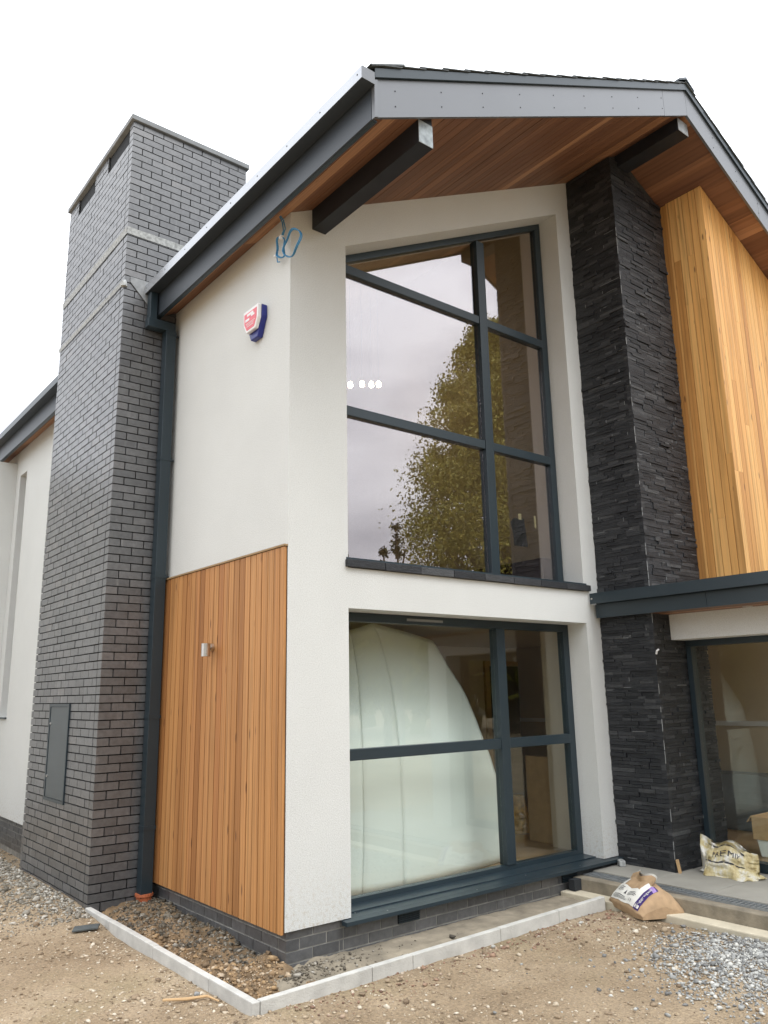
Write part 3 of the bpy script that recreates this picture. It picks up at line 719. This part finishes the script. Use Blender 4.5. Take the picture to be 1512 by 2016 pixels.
ab = thing('alarm_box', 'shield shaped alarm box with red label and blue base high on the cream side wall', 'alarm')
MB().prism([(.648, 5.172), (.378, 5.172), (.372, 5.06), (.45, 4.885), (.572, 4.885), (.654, 5.06)], 'x', -.055, -.001).build('base', M['blue'], ab, bevel=.008)
cv = MB().prism([(.645, 5.17), (.381, 5.17), (.384, 5.045), (.432, 4.953), (.590, 4.953), (.642, 5.045)], 'x', -.092, -.0555).build('cover', M['white'], ab, bevel=.006)
MB().prism([(.625, 5.14), (.402, 5.14), (.405, 5.045), (.446, 4.972), (.576, 4.972), (.621, 5.045)], 'x', -.0945, -.0922).build('badge', M['red'], ab)
wt = MB()
for (a, b2, z0, z1) in ((.46, .57, 5.105, 5.128), (.44, .50, 5.085, 5.103), (.53, .60, 5.06, 5.083), (.43, .59, 5.036, 5.040), (.45, .58, 5.022, 5.026), (.46, .57, 5.004, 5.009)): wt.box(-.0962, -.0948, a, b2, z0, z1)
wt.build('print', M['white'], ab)

wl = thing('wall_lamp', 'small brushed steel cylinder wall lamp on the cedar cladding', 'lamp')
MB().tube([(-.027, 1.195, 2.215), (-.055, 1.195, 2.215)], .035, 18).build('mount', M['steel'], wl)
MB().tube([(-.055, 1.185, 2.205), (-.10, 1.15, 2.19)], .012, 10).build('arm', M['navy'], wl)
MB().tube([(-.115, 1.145, 2.135), (-.115, 1.145, 2.245)], .040, 20).build('shade', M['steel'], wl)

def loop(c, ry, rz, a0, a1, n=26, tilt=.0, x=-.035):
    return [(x+.012*math.sin(3*t_), c[0]+ry*math.cos(t_)*math.cos(tilt)-rz*math.sin(t_)*math.sin(tilt), c[1]+ry*math.cos(t_)*math.sin(tilt)+rz*math.sin(t_)*math.cos(tilt)) for t_ in np.linspace(a0, a1, n)]
cb = thing('cable_coil', 'coiled blue cable hanging from the soffit at the house corner', 'cable')
MB().tube([(-.075, .05, 5.862), (-.05, .04, 5.82), (-.035, .03, 5.74), (-.035, .08, 5.68)], .0054, 8).build('tail', M['cable'], cb)
MB().tube([(-.078, .062, 5.862), (-.055, .048, 5.80), (-.045, .045, 5.72), (-.045, .095, 5.67)], .0054, 8).build('tail', M['cable'], cb)
for q in range(2):
    MB().tube(loop((.09, 5.585), .062+.008*q, .105+.004*q, .2, 2*math.pi+.1, tilt=-.35, x=-.04-.008*q), .0054, 8).build('loop', M['cable'], cb)
    MB().tube(loop((-.11, 5.525), .135-.008*q, .112+.006*q, .3, 2*math.pi+.3, tilt=.25, x=-.05-.010*q), .0054, 8).build('loop', M['cable'], cb)
MB().tube([(-.045, .15, 5.52), (-.05, .13, 5.46), (-.045, .10, 5.45)], .0054, 8).build('tail', M['cable'], cb)
MB().box(-.06, -.03, .065, .098, 5.665, 5.69).box(-.055, -.03, .16, .19, 5.535, 5.55).build('cable_tie', M['white'], cb)

mc = thing('meter_cabinet', 'anthracite meter cabinet let into the chimney brickwork', 'cabinet')
mf = MB(); y0, y1, z0, z1 = CABY[0], CABY[1], CABZ[0], CABZ[1]
for a in ((y0, y0+.03, z0, z1), (y1-.03, y1, z0, z1), (y0+.0301, y1-.0301, z1-.03, z1), (y0+.0301, y1-.0301, z0, z0+.03)): mf.box(CX0-.014, CX0+.06, *a)
mf.build('frame', M['metal'], mc)
bx(CX0-.008, CX0+.05, y0+.033, y1-.033, z0+.033, z1-.033).build('door', simple('cabinet_door_paint', (.055, .068, .074), .42, var=.06), mc)
for z_ in (1.02, 1.55): MB().tube([(CX0-.016, y1-.06, z_), (CX0-.007, y1-.06, z_)], .012, 10).build('lock', M['steel'], mc)

# ---------------------------------------------------------------- kerb, paving, drain
kerb = MB().box(-.60, -.565, -.56, 2.34, -.35, -.21).build('kerb', M['mortarbed'], None, 'structure')
kerb['label'] = 'concrete edging kerb framing the strip of soil round the house'
kx0, kx1 = -.609, -.558
ks = [-.632, -.05, .86, 1.77, 2.345]
for a, b2 in zip(ks, ks[1:]):
    o = MB().box(kx0, kx1, a+.002, b2-.002, -.2, random.uniform(-.002, .002)).build('kerb_stone', M['concrete'], kerb, bevel=.006)
ang = math.atan2(-.508+.627, 2.997+.609)
for k, (a, b2) in enumerate(((.054, .93), (.93, 1.30), (1.30, 2.22), (2.22, 2.95), (2.95, 3.61))):
    o = MB().box(a+.002, b2-.002, 0, .05, -.2, random.uniform(-.002, .002)).build('kerb_stone', M['concrete'], kerb, bevel=.006)
    o.location = (-.609, -.632, 0); o.rotation_euler = (0, 0, ang)

pave = MB().box(3.475, 9.0, -4.2, -.001, -.25, .062).build('pavement', M['mortarbed'], None, 'structure'); pave['label'] = 'pale grey paved step in front of the entrance glazing'
yj = [-.02, -.645, -1.25, -1.855, -2.46, -3.065, -3.67, -4.2]
xj = [3.478, 4.50]
for a, b2 in zip(yj, yj[1:]):
    for c0, c1 in zip(xj, xj[1:]):
        bx(c0+.002, c1-.002, b2+.003, a-.003, .063, .08+random.uniform(-.001, .001)).build('paving_slab', M['paving'], pave, bevel=.003)
MB().box(3.20, 3.325, -4.2, -.0, -.28, .058).build('slab_edge', M['mortarbed'], pave, bevel=.008)
MB().box(3.03, 3.199, -4.2, .02, -.3, -.045).build('haunch', M['haunch'], pave, bevel=.01)
dc = MB(); dc.box(3.326, 3.335, -4.2, -.03, -.1, .07); dc.box(3.465, 3.474, -4.2, -.03, -.1, .07); dc.box(3.336, 3.464, -4.2, -.03, -.1, -.09)
dc = tag(dc.build('drain_channel', simple('galvanised_steel', (.33, .35, .36), .45, .6), None), 'galvanised slotted drain channel along the paved step', 'drain')
gb = MB(); y = -.04
while y > -4.15: gb.box(3.336, 3.464, y-.019, y, .055, .069); y -= .042
bx(3.3365, 3.4635, -4.19, -.031, -.088, .02).build('channel_shade_fill', M['swatch'], dc)  # dark filler block painting the shade under the grating
gb.build('grating', bpy.data.materials['galvanised_steel'], dc, kind='stuff')
bx(3.10, 3.30, -.10, -.03, -.04, .055).build('drain_end', M['swatch'], dc)

# ground inside the kerb: mortar bed on the front, dug soil on the side
def bedz(x, y):
    w = np.clip((y+.50)/.42, 0, 1); base = -.135+.05*np.clip((w-.35)/.25, 0, 1)
    rough = np.clip(1-(x-.0)/.9, 0, 1)
    base = base-.35*np.clip(.02-x, 0, 1)
    return base+.13*fbm(x*6, y*6, 21)*rough+.05*fbm(x*22, y*22, 23)*rough+.018*fbm(x*4, y*4, 4)+.012*fbm(x*16, y*16, 6)
gxx = np.linspace(-.42, 3.22, 190); gyy = np.linspace(-.60, .045, 60); A, B = np.meshgrid(gxx, gyy); Z = bedz(A, B)
a0 = (np.arange(59)[:, None]*190+np.arange(189)[None]).ravel()
me = np_mesh('mortar_bed', np.stack([A, B, Z], -1).reshape(-1, 3), np.stack([a0, a0+1, a0+191, a0+190], 1)); me.materials.append(M['mortarbed'])
link('mortar_bed', me, None, 'structure')['label'] = 'grey mortar bed between the front wall and the kerb'
def soilz(x, y):
    w = np.clip((x+.56)/.6, 0, 1); e = np.clip((y+.55)/2.6, 0, 1)
    return -.17+.11*w+.05*e*(1-w)+.10*np.exp(-((y-2.2)/.5)**2)*(.35+w*.5)+.16*fbm(x*4.5, y*4.5, 31)+.08*fbm(x*15, y*15, 17)+.03*fbm(x*40, y*40, 18)
gxx = np.linspace(-.565, .05, 70); gyy = np.linspace(-.60, 2.36, 300); A, B = np.meshgrid(gxx, gyy); Z = np.minimum(soilz(A, B), -.012)
a0 = (np.arange(299)[:, None]*70+np.arange(69)[None]).ravel()
me = np_mesh('soil_bed', np.stack([A, B, Z], -1).reshape(-1, 3), np.stack([a0, a0+1, a0+71, a0+70], 1)); me.materials.append(M['soil'])
soil = link('soil_bed', me, None, 'structure'); soil['label'] = 'rough dug brown soil between the cedar cladding and the kerb'

# ---------------------------------------------------------------- loose stones
def P3(x, y, z): return np.stack([x, y, z], 1)
n = 6500
x = rng.uniform(-.55, .03, n); y = rng.uniform(-.5, 2.3, n); s = np.where(rng.uniform(size=n) < .025, rng.uniform(.03, .06, n), rng.gamma(1.5, .0056, n)+.006)
k = (x < -.03)|(y > .05); x, y, s = x[k], y[k], s[k]; z = np.minimum(soilz(x, y), -.012)
mud = fbm(x*2.2+.4*y, y*2.2, 77)+.10*np.clip((x+.15)*4, -1, 1)+.12*(y > 1.3)+.12*(y < -.25) > .06
stones('clay_rubble', P3(x, y, z+s*.2)[~mud], s[~mud], M['st_soil'], soil)
stones('grey_rubble', P3(x, y, z+s*.2)[mud], s[mud], M['st_mud'], soil)
n = 700; x = rng.gamma(1.3, .22, n)-.12; y = rng.uniform(-.5, -.02, n); s = rng.gamma(1.5, .006, n)+.007
stones('grey_rubble', P3(x, y, bedz(x, y)+s*.2), s, M['st_mud'], bpy.data.objects['mortar_bed'])
# tan and reddish pebbles lying on the earth
n = 44000
x = rng.uniform(-3.3, 3.1, n); y = rng.uniform(-4.3, 3.2, n)
dens = .22+.5*(fbm(x*1.3, y*1.3, 41) > .05)+1.0*np.exp(-np.abs(y+.70+.03*x)/.12)*(x > -.65)+.75*np.exp(-np.abs(x+.70)/.10)*(y > -.7)*(y < 2.4)+.6*np.exp(-np.hypot(x-2.6, y+1.0)/.35)
k = (rng.uniform(size=n) < dens)&~((x > -.62)&(y > -.62+.033*(x+.6)))&(x < 3.03)
x, y = x[k], y[k]; s = np.minimum(rng.gamma(1.5, .0066, len(x))+.006, .055); z = gh(x, y)
red = (np.abs(y+.75) < .22)&(x > -.4)&(rng.uniform(size=len(x)) < .55)
stones('pebbles', P3(x, y, z+s*.12)[~red], s[~red], M['st_tan'], ground, flat=.55)
stones('brick_rubble', P3(x, y, z+s*.15)[red], s[red], M['st_red'], ground, flat=.6)
# grey crushed stone at the right
n = 9000
n = 11000; x = rng.normal(2.85, .66, n); y = rng.normal(-2.15, .46, n); k = (x < 3.04)&(np.hypot((x-3.0)/1.5, (y+2.2)/.78)+rng.normal(0, .12, n) < 1+.9*fbm(x*2.2, y*2.2, 55))
x, y = x[k], y[k]; s = rng.gamma(2.0, .0055, len(x))+.007; z = gh(x, y)
stones('gravel', P3(x, y, z+s*.2+rng.uniform(0, .004, len(x))), s, M['st_grey'], None)['label'] = 'spill of grey crushed stone at the right of the yard'
n = 700
x = rng.normal(2.35, .5, n); y = rng.normal(-2.3, .5, n); k = x < 3.03; x, y = x[k], y[k]; s = rng.gamma(2, .006, len(x))+.006
stones('gravel_scatter', P3(x, y, gh(x, y)+s*.15), s, M['st_grey'], ground)
# grey stone bank beside the chimney and beyond
n = 6500
x = -.60-np.abs(rng.normal(0, .30, n)); y = rng.uniform(2.1, 8.5, n); k = ~((x > -.62)&(y < 4.6)); x, y = x[k], y[k]
x2 = rng.uniform(-.6, .03, 900); y2 = rng.uniform(4.6, 8.6, 900); x = np.concatenate([x, x2]); y = np.concatenate([y, y2])
s = rng.gamma(1.8, .0065, len(x))+.008
stones('gravel', P3(x, y, gh(x, y)+s*.2), s, M['st_bank'], None)['label'] = 'bank of grey stones along the foot of the chimney'
# larger single stones, children of the ground
big = [(-.86, 1.95, .05), (-1.05, 2.25, .07), (-.72, -.1, .055), (-.78, .35, .04), (-.70, -.45, .05), (.35, -.72, .05), (1.0, -.70, .05), (1.42, -.66, .06), (.1, -.78, .045), (1.9, -1.3, .03), (2.0, -1.9, .045),
       (1.3, -1.7, .035), (.9, -2.1, .03), (2.75, -1.25, .07), (2.95, -1.3, .05), (1.95, -1.45, .035), (-.2, -2.0, .03), (-.9, -.8, .035), (.55, -1.5, .035), (1.62, -2.3, .05), (-1.5, .6, .03), (2.2, -.72, .05), (2.4, -.70, .045)]
for x_, y_, s_ in big:
    o = stones('stone', np.array([[0, 0, 0.0]]), np.array([s_]), M['st_tan' if random.random() < .7 else 'st_grey'], ground, kind=None, flat=.7)
    o.location = (x_, y_, float(gh(x_, y_))+s_*.18)

so_ = MB().box(-.10, .10, -.055, .055, 0, .014).build('slate_offcut', M['roofslate'], None, bevel=.002)
tag(so_, 'flat grey slate offcut lying on the earth beside the kerb', 'slate'); so_.location = (-.77, 1.83, float(gh(-.77, 1.83))+.012); so_.rotation_euler = (.05, -.06, -.5)
wb = MB().box(-.055, .055, -.03, .03, 0, .055).build('white_block', M['lead'], None, bevel=.006)
tag(wb, 'small white block lying on the paved step against the slate column', 'block'); wb.location = (3.84, -.10, .081); wb.rotation_euler = (0, 0, .9)
pg = MB().box(-.014, .014, -.012, .012, 0, .12).build('timber_peg', M['card'], None)
tag(pg, 'short timber peg leaning at the foot of the slate column', 'peg'); pg.location = (3.955, -.675, .081); pg.rotation_euler = (-.12, -.10, .3)
st = MB().tube([(-.92, -.05, -.06), (-.80, -.14, -.058), (-.69, -.20, -.05), (-.66, -.30, -.06)], [.008, .010, .008, .004], 7).build('stick', M['card'], None)
tag(st, 'pale dry stick lying on the earth next to the kerb', 'stick')
cl = MB().tube([(3.93, -.655, 2.13), (3.92, -.67, 2.16), (3.94, -.68, 2.175)], .010, 7).build('white_clip', M['white'], None)
tag(cl, 'small white clip stuck on the corner of the slate column under the canopy', 'clip')

# ---------------------------------------------------------------- bags
def text_mesh(s, size):
    cu = bpy.data.curves.new('txt', 'FONT'); cu.body = s; cu.size = size; cu.align_x = 'CENTER'; cu.align_y = 'CENTER'; cu.resolution_u = 2
    ob = bpy.data.objects.new('txt', cu); COL.objects.link(ob); dg = bpy.context.evaluated_depsgraph_get(); dg.update()
    me = ob.evaluated_get(dg).to_mesh(); vs = [tuple(v.co) for v in me.vertices]; fs = [tuple(p.vertices) for p in me.polygons]
    ob.evaluated_get(dg).to_mesh_clear(); bpy.data.objects.remove(ob); bpy.data.curves.remove(cu); return vs, fs
A_ = Vector((3.08, -.47, 0)); ud = Vector((-.26, -.50, 0)).normalized(); vd = Vector((.887, -.461, 0)).normalized(); LN, WD = .58, .46
def bag1(u, v, off=0.0):
    """u along the label, v from the front edge over the top to the back"""
    prof = [(0, .0), (-.012, .055), (.03, .115), (.12, .195), (.20, .235), (.27, .235), (.36, .17), (.44, .08), (.47, .0)]
    s = v*(len(prof)-1); i = min(int(s), len(prof)-2); q = s-i; q2 = q
    d = prof[i][0]*(1-q2)+prof[i+1][0]*q2; h = prof[i][1]*(1-q2)+prof[i+1][1]*q2
    endc = (1-abs(2*u-1)**4); h *= .35+.65*endc**.5; d = .23+(d-.23)*(.86+.14*endc)
    w = .020*float(fbm(u*6, v*7, 63))+.012*abs(float(fbm(u*11, v*9, 64)))
    h += w*min(1, h*12)+.010*math.sin(u*19+v*5)*min(1, h*6)*.5
    p = A_+ud*(u*LN)+vd*(d*(WD/.47)+w)
    return Vector((p.x, p.y, -.075+h))
def bag1n(u, v, off):
    e = .004; a = bag1(u+e, v)-bag1(u-e, v); b = bag1(u, v+e)-bag1(u, v-e); n_ = a.cross(b).normalized()
    if n_.z < 0 and v > .2 and v < .8: n_ = -n_
    if v <= .2 and n_.dot(vd) > 0: n_ = -n_
    return bag1(u, v)+n_*off
bg1 = thing('aggregate_bag', 'open brown paper bag with white label and purple band by the kerb end', 'bag')
b = MB(); b.grid(lambda u, v: bag1(u, v), 36, 40)
for ue in (0.0, 1.0):
    ring = [bag1(ue, v/20) for v in range(21)]; b.add(ring, [tuple(range(21))])
b.build('sack', M['paper'], bg1, smooth=True)
def patch(u0, u1, v0, v1, m, nm, off=.003, nu=14, nv=10):
    b = MB(); b.grid(lambda a, c: bag1n(u0+(u1-u0)*a, v0+(v1-v0)*c, off), nu, nv); return b.build(nm, m, bg1, smooth=True, fix=False)
patch(.10, .80, .17, .36, M['label'], 'label'); patch(.10, .28, .355, .46, M['label'], 'label'); patch(.70, .80, .355, .52, M['label'], 'label')
patch(.80, .915, .16, .54, M['purple'], 'band'); patch(.80, .915, .455, .515, M['lilac'], 'band_block', .005); patch(.815, .90, .185, .245, M['label'], 'band_block', .005)
def textpatch(s, size, u, v, m, rot=0, su=1/.58, sv=1/.62, off=.007):
    vs, fs = text_mesh(s, size); out = []
    for x_, y_, _ in vs:
        xr = x_*math.cos(rot)-y_*math.sin(rot); yr = x_*math.sin(rot)+y_*math.cos(rot); out.append(bag1n(u+xr*su, v+yr*sv, off))
    MB().add(out, fs).build('print', m, bg1, fix=False)
textpatch('Aggregate', .036, .857, .355, M['label'], math.pi/2); textpatch('MKM', .030, .857, .215, M['purple'], math.pi/2, off=.009)
textpatch('C E', .034, .66, .225, M['ink'])
ln = MB()
for (u0, u1, v0) in ((.16, .56, .20), (.16, .58, .215), (.16, .52, .23), (.20, .50, .25), (.18, .36, .30), (.18, .34, .315), (.18, .36, .33), (.50, .70, .285), (.50, .72, .30), (.52, .68, .315)):
    ln.grid(lambda a, c, u0=u0, u1=u1, v0=v0: bag1n(u0+(u1-u0)*a, v0+.005*c, .006), 10, 1)
ln.grid(lambda a, c: bag1n(.42+.05*a+.025*c*(1-2*a), .275+.05*c, .006), 4, 4)
ln.build('print', M['ink'], bg1, fix=False)
fl = MB()
fl.grid(lambda a, c: bag1(.15+.62*a, .50)+Vector((0, 0, .0+.045*c))+vd*(.035*c*(1+math.sin(a*9)))+ud*(.01*math.sin(a*14)), 24, 4)
fl.build('flap', M['paper'], bg1, smooth=True, fix=False)
fl = MB(); fl.grid(lambda a, c: bag1(.12+.60*a, .60)+Vector((0, 0, .055*c))+vd*(.03*c*math.sin(a*7+1)), 24, 4); fl.build('flap', M['label'], bg1, smooth=True, fix=False)

bg2 = thing('plastic_sack', 'crumpled white plastic sack with black lettering and dirt stains on the paved step', 'bag')
C2 = Vector((4.22, -1.03, .082)); fu = Vector((.10, -.995, 0)).normalized(); fv = Vector((-.995, -.10, 0)).normalized()
def sack(u, v):
    an = 2*math.pi*u; h = v
    wd_ = .26*(1-.10*h)+.03*math.sin(4*an+2*h); dp_ = .14*(1-h)**.8+.025
    x_ = wd_*math.copysign(abs(math.cos(an))**.7, math.cos(an)); y_ = dp_*math.copysign(abs(math.sin(an))**.8, math.sin(an))
    top = .25+.018*math.sin(x_*21+1.2)+.03*math.cos(x_*9)-.18*max(0, x_-.08)+.05*max(0, -x_-.08)/.1
    z_ = top*h
    w = .07*float(fbm(an*1.9+5, h*5, 90))+.045*(abs(float(fbm(an*3.2, h*6, 91)))-.1)+.02*abs(float(fbm(an*9, h*10, 92)))
    y_ += w*2-.03*h; x_ += w*.8
    p = C2+fu*x_+fv*y_; return Vector((p.x, p.y, C2.z+max(0, z_)))
b = MB(); b.grid(sack, 72, 26); b.build('sack', M['sack'], bg2, smooth=True, fix=False)
for sx, a_ in ((-1, .12), (1, .16)):
    f = MB(); f.grid(lambda a, c, sx=sx, a_=a_: C2+fu*(sx*(.16+a_*a))+fv*(.11*(c-.4)*(1-.3*a))+Vector((0, 0, .012+(.09*(1-a))*(1-abs(2*c-1)**2)+.03*float(fbm(a*6, c*6, 12+sx)))), 14, 12)
    f.build('flap', M['sack'], bg2, smooth=True, fix=False)
def sackn(u, v, off): 
    p = sack(u, v); q = sack(u+.004, v)-sack(u-.004, v); r_ = sack(u, v+.004)-sack(u, v-.004); n_ = q.cross(r_).normalized()
    if n_.dot(fv) < 0: n_ = -n_
    return p+n_*off
def sacktext(s, size, u, v, m):
    vs, fs = text_mesh(s, size); MB().add([sackn(u-x_*.62, v+y_*3.2, .006) for x_, y_, _ in vs], fs).build('print', m, bg2, fix=False)
sacktext('PREMIX', .060, .245, .66, M['ink'])
ln = MB()
for vv in (.40, .86): ln.grid(lambda a, c, vv=vv: sackn(.40-.27*a, vv+.03*c+.03*math.sin(a*5), .005), 24, 1)
ln.build('print', M['ink'], bg2, fix=False)

# ---------------------------------------------------------------- things inside, seen through the glass
B1 = [(1.446, 1.15, 2.412), (1.378, .979, 2.11), (1.328, .859, 1.874), (1.238, .708, 1.505), (1.203, .652, 1.322), (1.183, .626, 1.207), (1.168, .6, .78), (1.162, .6, .424), (1.141, .6, .127)]
B2 = [(1.72, 1.16, 2.49), (1.758, 1.10, 2.377), (1.733, .975, 2.139), (1.706, .86, 1.919), (1.657, .733, 1.628), (1.614, .632, 1.319), (1.6, .604, 1.199), (1.597, .58, .782), (1.596, .58, .37), (1.589, .58, .123)]
B3 = [(2.642, 1.252, 2.338), (2.67, 1.181, 2.22), (2.693, 1.116, 2.103), (2.803, .965, 1.8), (2.843, .861, 1.543), (2.883, .789, 1.307), (2.92, .765, 1.205), (2.983, .74, .98), (3.045, .74, .796), (3.092, .74, .514), (3.097, .74, .278), (3.085, .74, .123)]
B0 = [(1.02, 1.35, 2.36), (.86, 1.1, 2.1), (.70, .86, 1.5), (.60, .80, .8), (.58, .80, .125)]
def lerp(Pl, t):
    s = t*(len(Pl)-1); i = min(int(s), len(Pl)-2); q = s-i; return [Pl[i][k]*(1-q)+Pl[i+1][k]*q for k in range(3)]
def resample(Pl, n=40):                       # even steps in height, so that neighbouring edges run level
    z = np.linspace(Pl[0][2], Pl[-1][2], n); zz = [-p_[2] for p_ in Pl]
    return [(float(np.interp(-q, zz, [p_[0] for p_ in Pl])), float(np.interp(-q, zz, [p_[1] for p_ in Pl])), float(q)) for q in z]
B0, B1, B2, B3 = [resample(b_) for b_ in (B0, B1, B2, B3)]
sh = thing('curved_shell', 'tall white curved shell of three seamed panels standing behind the lower window', 'shell')
def gore(La, Lb, bul, ga, gb):
    def fn(u, v):
        a, c = lerp(La, v), lerp(Lb, v); d = [c[k]-a[k] for k in range(3)]; ln_ = max(.01, math.hypot(d[0], d[1])); u2 = ga/ln_+u*(1-(ga+gb)/ln_)
        e_ = min(1, u2*9, (1-u2)*9)          # edges roll back a little at the seams
        return (a[0]+d[0]*u2, a[1]+d[1]*u2-bul*math.sin(math.pi*u2)+.012*(1-e_)**2, a[2]+d[2]*u2)
    b = MB(); b.grid(fn, 30, 32); o = b.build('shell_panel', M['shell'], sh, smooth=True, fix=False)
    md = o.modifiers.new('thick', 'SOLIDIFY'); md.thickness = .02; md.offset = 0
gore(B0, B1, .02, 0, .001); gore(B1, B2, .02, .001, .001); gore(B2, B3, .04, .001, 0)

tbx = thing('taped_sheet', 'charcoal sheet hung by masking tape inside the upper window', 'sheet')
MB().prism([(2.935, 3.545), (2.99, 3.59), (3.15, 3.60), (3.192, 3.295), (2.975, 3.292), (2.968, 3.42)], 'y', .297, .299).build('sheet', M['swatch'], tbx)
MB().box(3.062, 3.11, .2945, .2965, 3.585, 3.65).build('tape', M['tape'], tbx)
tp = MB().prism([(3.315, 3.652), (3.345, 3.652), (3.35, 3.52), (3.318, 3.525)], 'y', .297, .299).build('tape_strip', M['tape'], None)
tag(tp, 'lone strip of masking tape on the upper window pane', 'tape')
for k, (px_, pz_) in enumerate(((2.47, 5.70), (2.66, 5.755), (2.815, 5.785), (2.94, 5.82))):
    pl = thing('pendant_light', ('leftmost', 'second from left', 'third from left', 'rightmost')[k]+' of the four lit warm bulbs in the upper window', 'light', 'lit bulbs in the upper room')
    MB().tube([(px_, 2.5, pz_+.05), (px_, 2.5, soff(px_)-.03)], .0015, 5).build('cord', M['navy'], pl)
    MB().tube([(px_, 2.5, pz_-.04), (px_, 2.5, pz_-.03), (px_, 2.5, pz_), (px_, 2.5, pz_+.03), (px_, 2.5, pz_+.045)], [.010, .027, .033, .025, .010], 12).build('bulb', M['bulb'], pl, smooth=True)
cbx = thing('cardboard_box', 'open cardboard box on a white tub behind the entrance glass', 'box')
cb_ = MB(); X0, X1, Y0, Y1 = 5.0, 5.45, -1.42, -.88
for a in ((X0, X0+.008, Y0, Y1, .285, .50), (X1-.008, X1, Y0, Y1, .285, .50), (X0+.009, X1-.009, Y0, Y0+.008, .285, .50), (X0+.009, X1-.009, Y1-.008, Y1, .285, .50), (X0+.009, X1-.009, Y0+.009, Y1-.009, .285, .293)): cb_.box(*a)
cb_.build('carton', M['card'], cbx)
MB().prism([(Y1, .50), (Y1+.05, .44), (Y1+.056, .445), (Y1+.006, .506)], 'x', X0, X1).build('flap', M['card'], cbx)
tub = MB().prism([(-1.38, .12), (-.93, .12), (-.90, .283), (-1.41, .283)], 'x', 5.02, 5.43).build('white_tub', M['shell'], None, bevel=.01)
tag(tub, 'white plastic tub under the cardboard box behind the entrance glass', 'tub')
gbn = MB(); gbn.grid(lambda u, v: Vector((6.35-.12*math.sin(math.pi*v), -1.3+2.0*u, .12+.64*v+.05*float(fbm(u*7, v*4, 3)))), 20, 10); gbn.box(6.36, 6.9, -1.3, .7, .12, .74)
tag(gbn.build('wrapped_bundle', M['greyfab'], None, smooth=False), 'grey wrapped bundle standing against the hall wall behind the entrance glass', 'bundle')
am = MB(); am.grid(lambda u, v: Vector((4.45+.16*math.cos(2*math.pi*u)*(1-.6*v)*(1+.3*float(fbm(u*5, v*5, 2))), 1.78+.16*math.sin(2*math.pi*u)*(1-.6*v), .12+.42*v)), 20, 10)
tag(am.build('amber_bag', M['amber'], None, smooth=True), 'crumpled amber plastic bag on the floor behind the lower window', 'bag')
lean = MB().box(4.08, 4.13, .95, 1.30, .12, 1.05).build('leaning_board', M['card'], None)
tag(lean, 'brown board standing on the floor behind the right of the lower window', 'board')

# ---------------------------------------------------------------- trees behind the camera, seen in the glass, with a far hedge belt added to hide low sky
def leaves(name, C0, S, m, parent):
    n = len(C0); R_ = rand_rot(n)
    q = np.array([(-.5, -.28, 0), (.5, -.28, .08), (.5, .28, 0), (-.5, .28, .08)])
    V = np.einsum('nij,kj->nki', R_, q)*S[:, None, None]+C0[:, None, :]
    me = np_mesh(name, V.reshape(-1, 3), np.arange(4*n).reshape(n, 4)); me.materials.append(m); return link(name, me, parent)
def tree(base, H, prof, nclump, nleaf, lsz, label, m='leaf', group=None, nm='tree', csz=.9):
    tr = thing(nm, label, 'tree', group); bx_, by_ = base
    tk = MB(); pts = [(bx_+.25*math.sin(k*1.3)*k/6, by_+.2*math.cos(k*1.1)*k/6, -.3+H*.92*k/6) for k in range(7)]
    tk.tube(pts, [H*.020*(1-.14*k) for k in range(7)], 9)
    cl = []; 
    for i in range(nclump):
        f = rng.uniform(.0, 1); zz = prof[0]+(H-prof[0])*f; rmax = np.interp(f, [p_[0] for p_ in prof[1]], [p_[1] for p_ in prof[1]])
        an = rng.uniform(0, 2*np.pi); rr = rmax*np.sqrt(rng.uniform(.05, 1)); c = np.array([bx_+rr*np.cos(an), by_+rr*np.sin(an), zz+rr*.25]); cl.append((c, csz*rng.uniform(.5, 1.2)*(.55+.6*(1-f))))
        if i % 3 == 0: tk.tube([(bx_, by_, max(.5, zz-rr*.6-.4)), ((bx_+c[0])/2, (by_+c[1])/2, zz-rr*.2), tuple(c)], [H*.006, H*.004, H*.0015], 5)
    tk.build('trunk', M['bark'], tr)
    per = nleaf//nclump; Cs = np.concatenate([c+np.clip(rng.normal(0, 1, (per, 3)), -1.7, 1.7)*np.array([1, 1, .8])*w*.55 for c, w in cl])
    leaves('crown', Cs, rng.uniform(.6, 1.3, len(Cs))*lsz, M[m], tr); return tr
tree((25.2, -20.2), 20.2, (4.2, [(0, 3.0), (.2, 4.7), (.45, 4.1), (.7, 3.0), (.9, 1.6), (1, .3)]), 460, 150000, .125, 'tall leafy tree mirrored in the upper window panes', csz=1.2)
con = [(14.1, -15.1, 7.6), (15.0, -16.9, 7.1), (13.2, -17.0, 6.9), (21.0, -24.5, 7.2)]
for i, (x_, y_, h_) in enumerate(con):
    tree((x_, y_), h_, (1.0, [(0, .85), (.5, .42), (1, .04)]), 60, 1500, .09, 'thin dark conifer mirrored in the upper window, '+('tallest of the close row', 'nearest to the leafy tree', 'shortest and furthest left', 'tall and hidden by the leafy tree')[i], 'needle', 'conifers mirrored in the window', 'conifer', .26)
hx = []; 
for an in np.linspace(-75, 80, 210):  # added leaf belt, keeps bright low sky out of the lower window
    a = math.radians(an); d = 34+rng.uniform(-3, 3); hx.append((d*math.sin(a), -d*math.cos(a)-1, 6.0+2.3*float(fbm(an*.13, 2.0, 5))*2))
n = 42; Cs = np.concatenate([np.stack([rng.normal(x_, .7, n), rng.normal(y_, .9, n), h_*np.sqrt(rng.uniform(0, 1, n))], 1) for x_, y_, h_ in hx])
o = leaves('added_treeline', Cs, rng.uniform(.8, 1.6, len(Cs)), M['leaf'], None); o['kind'] = 'stuff'; o['label'] = 'distant hedge belt added to keep bright low sky out of the window reflections'
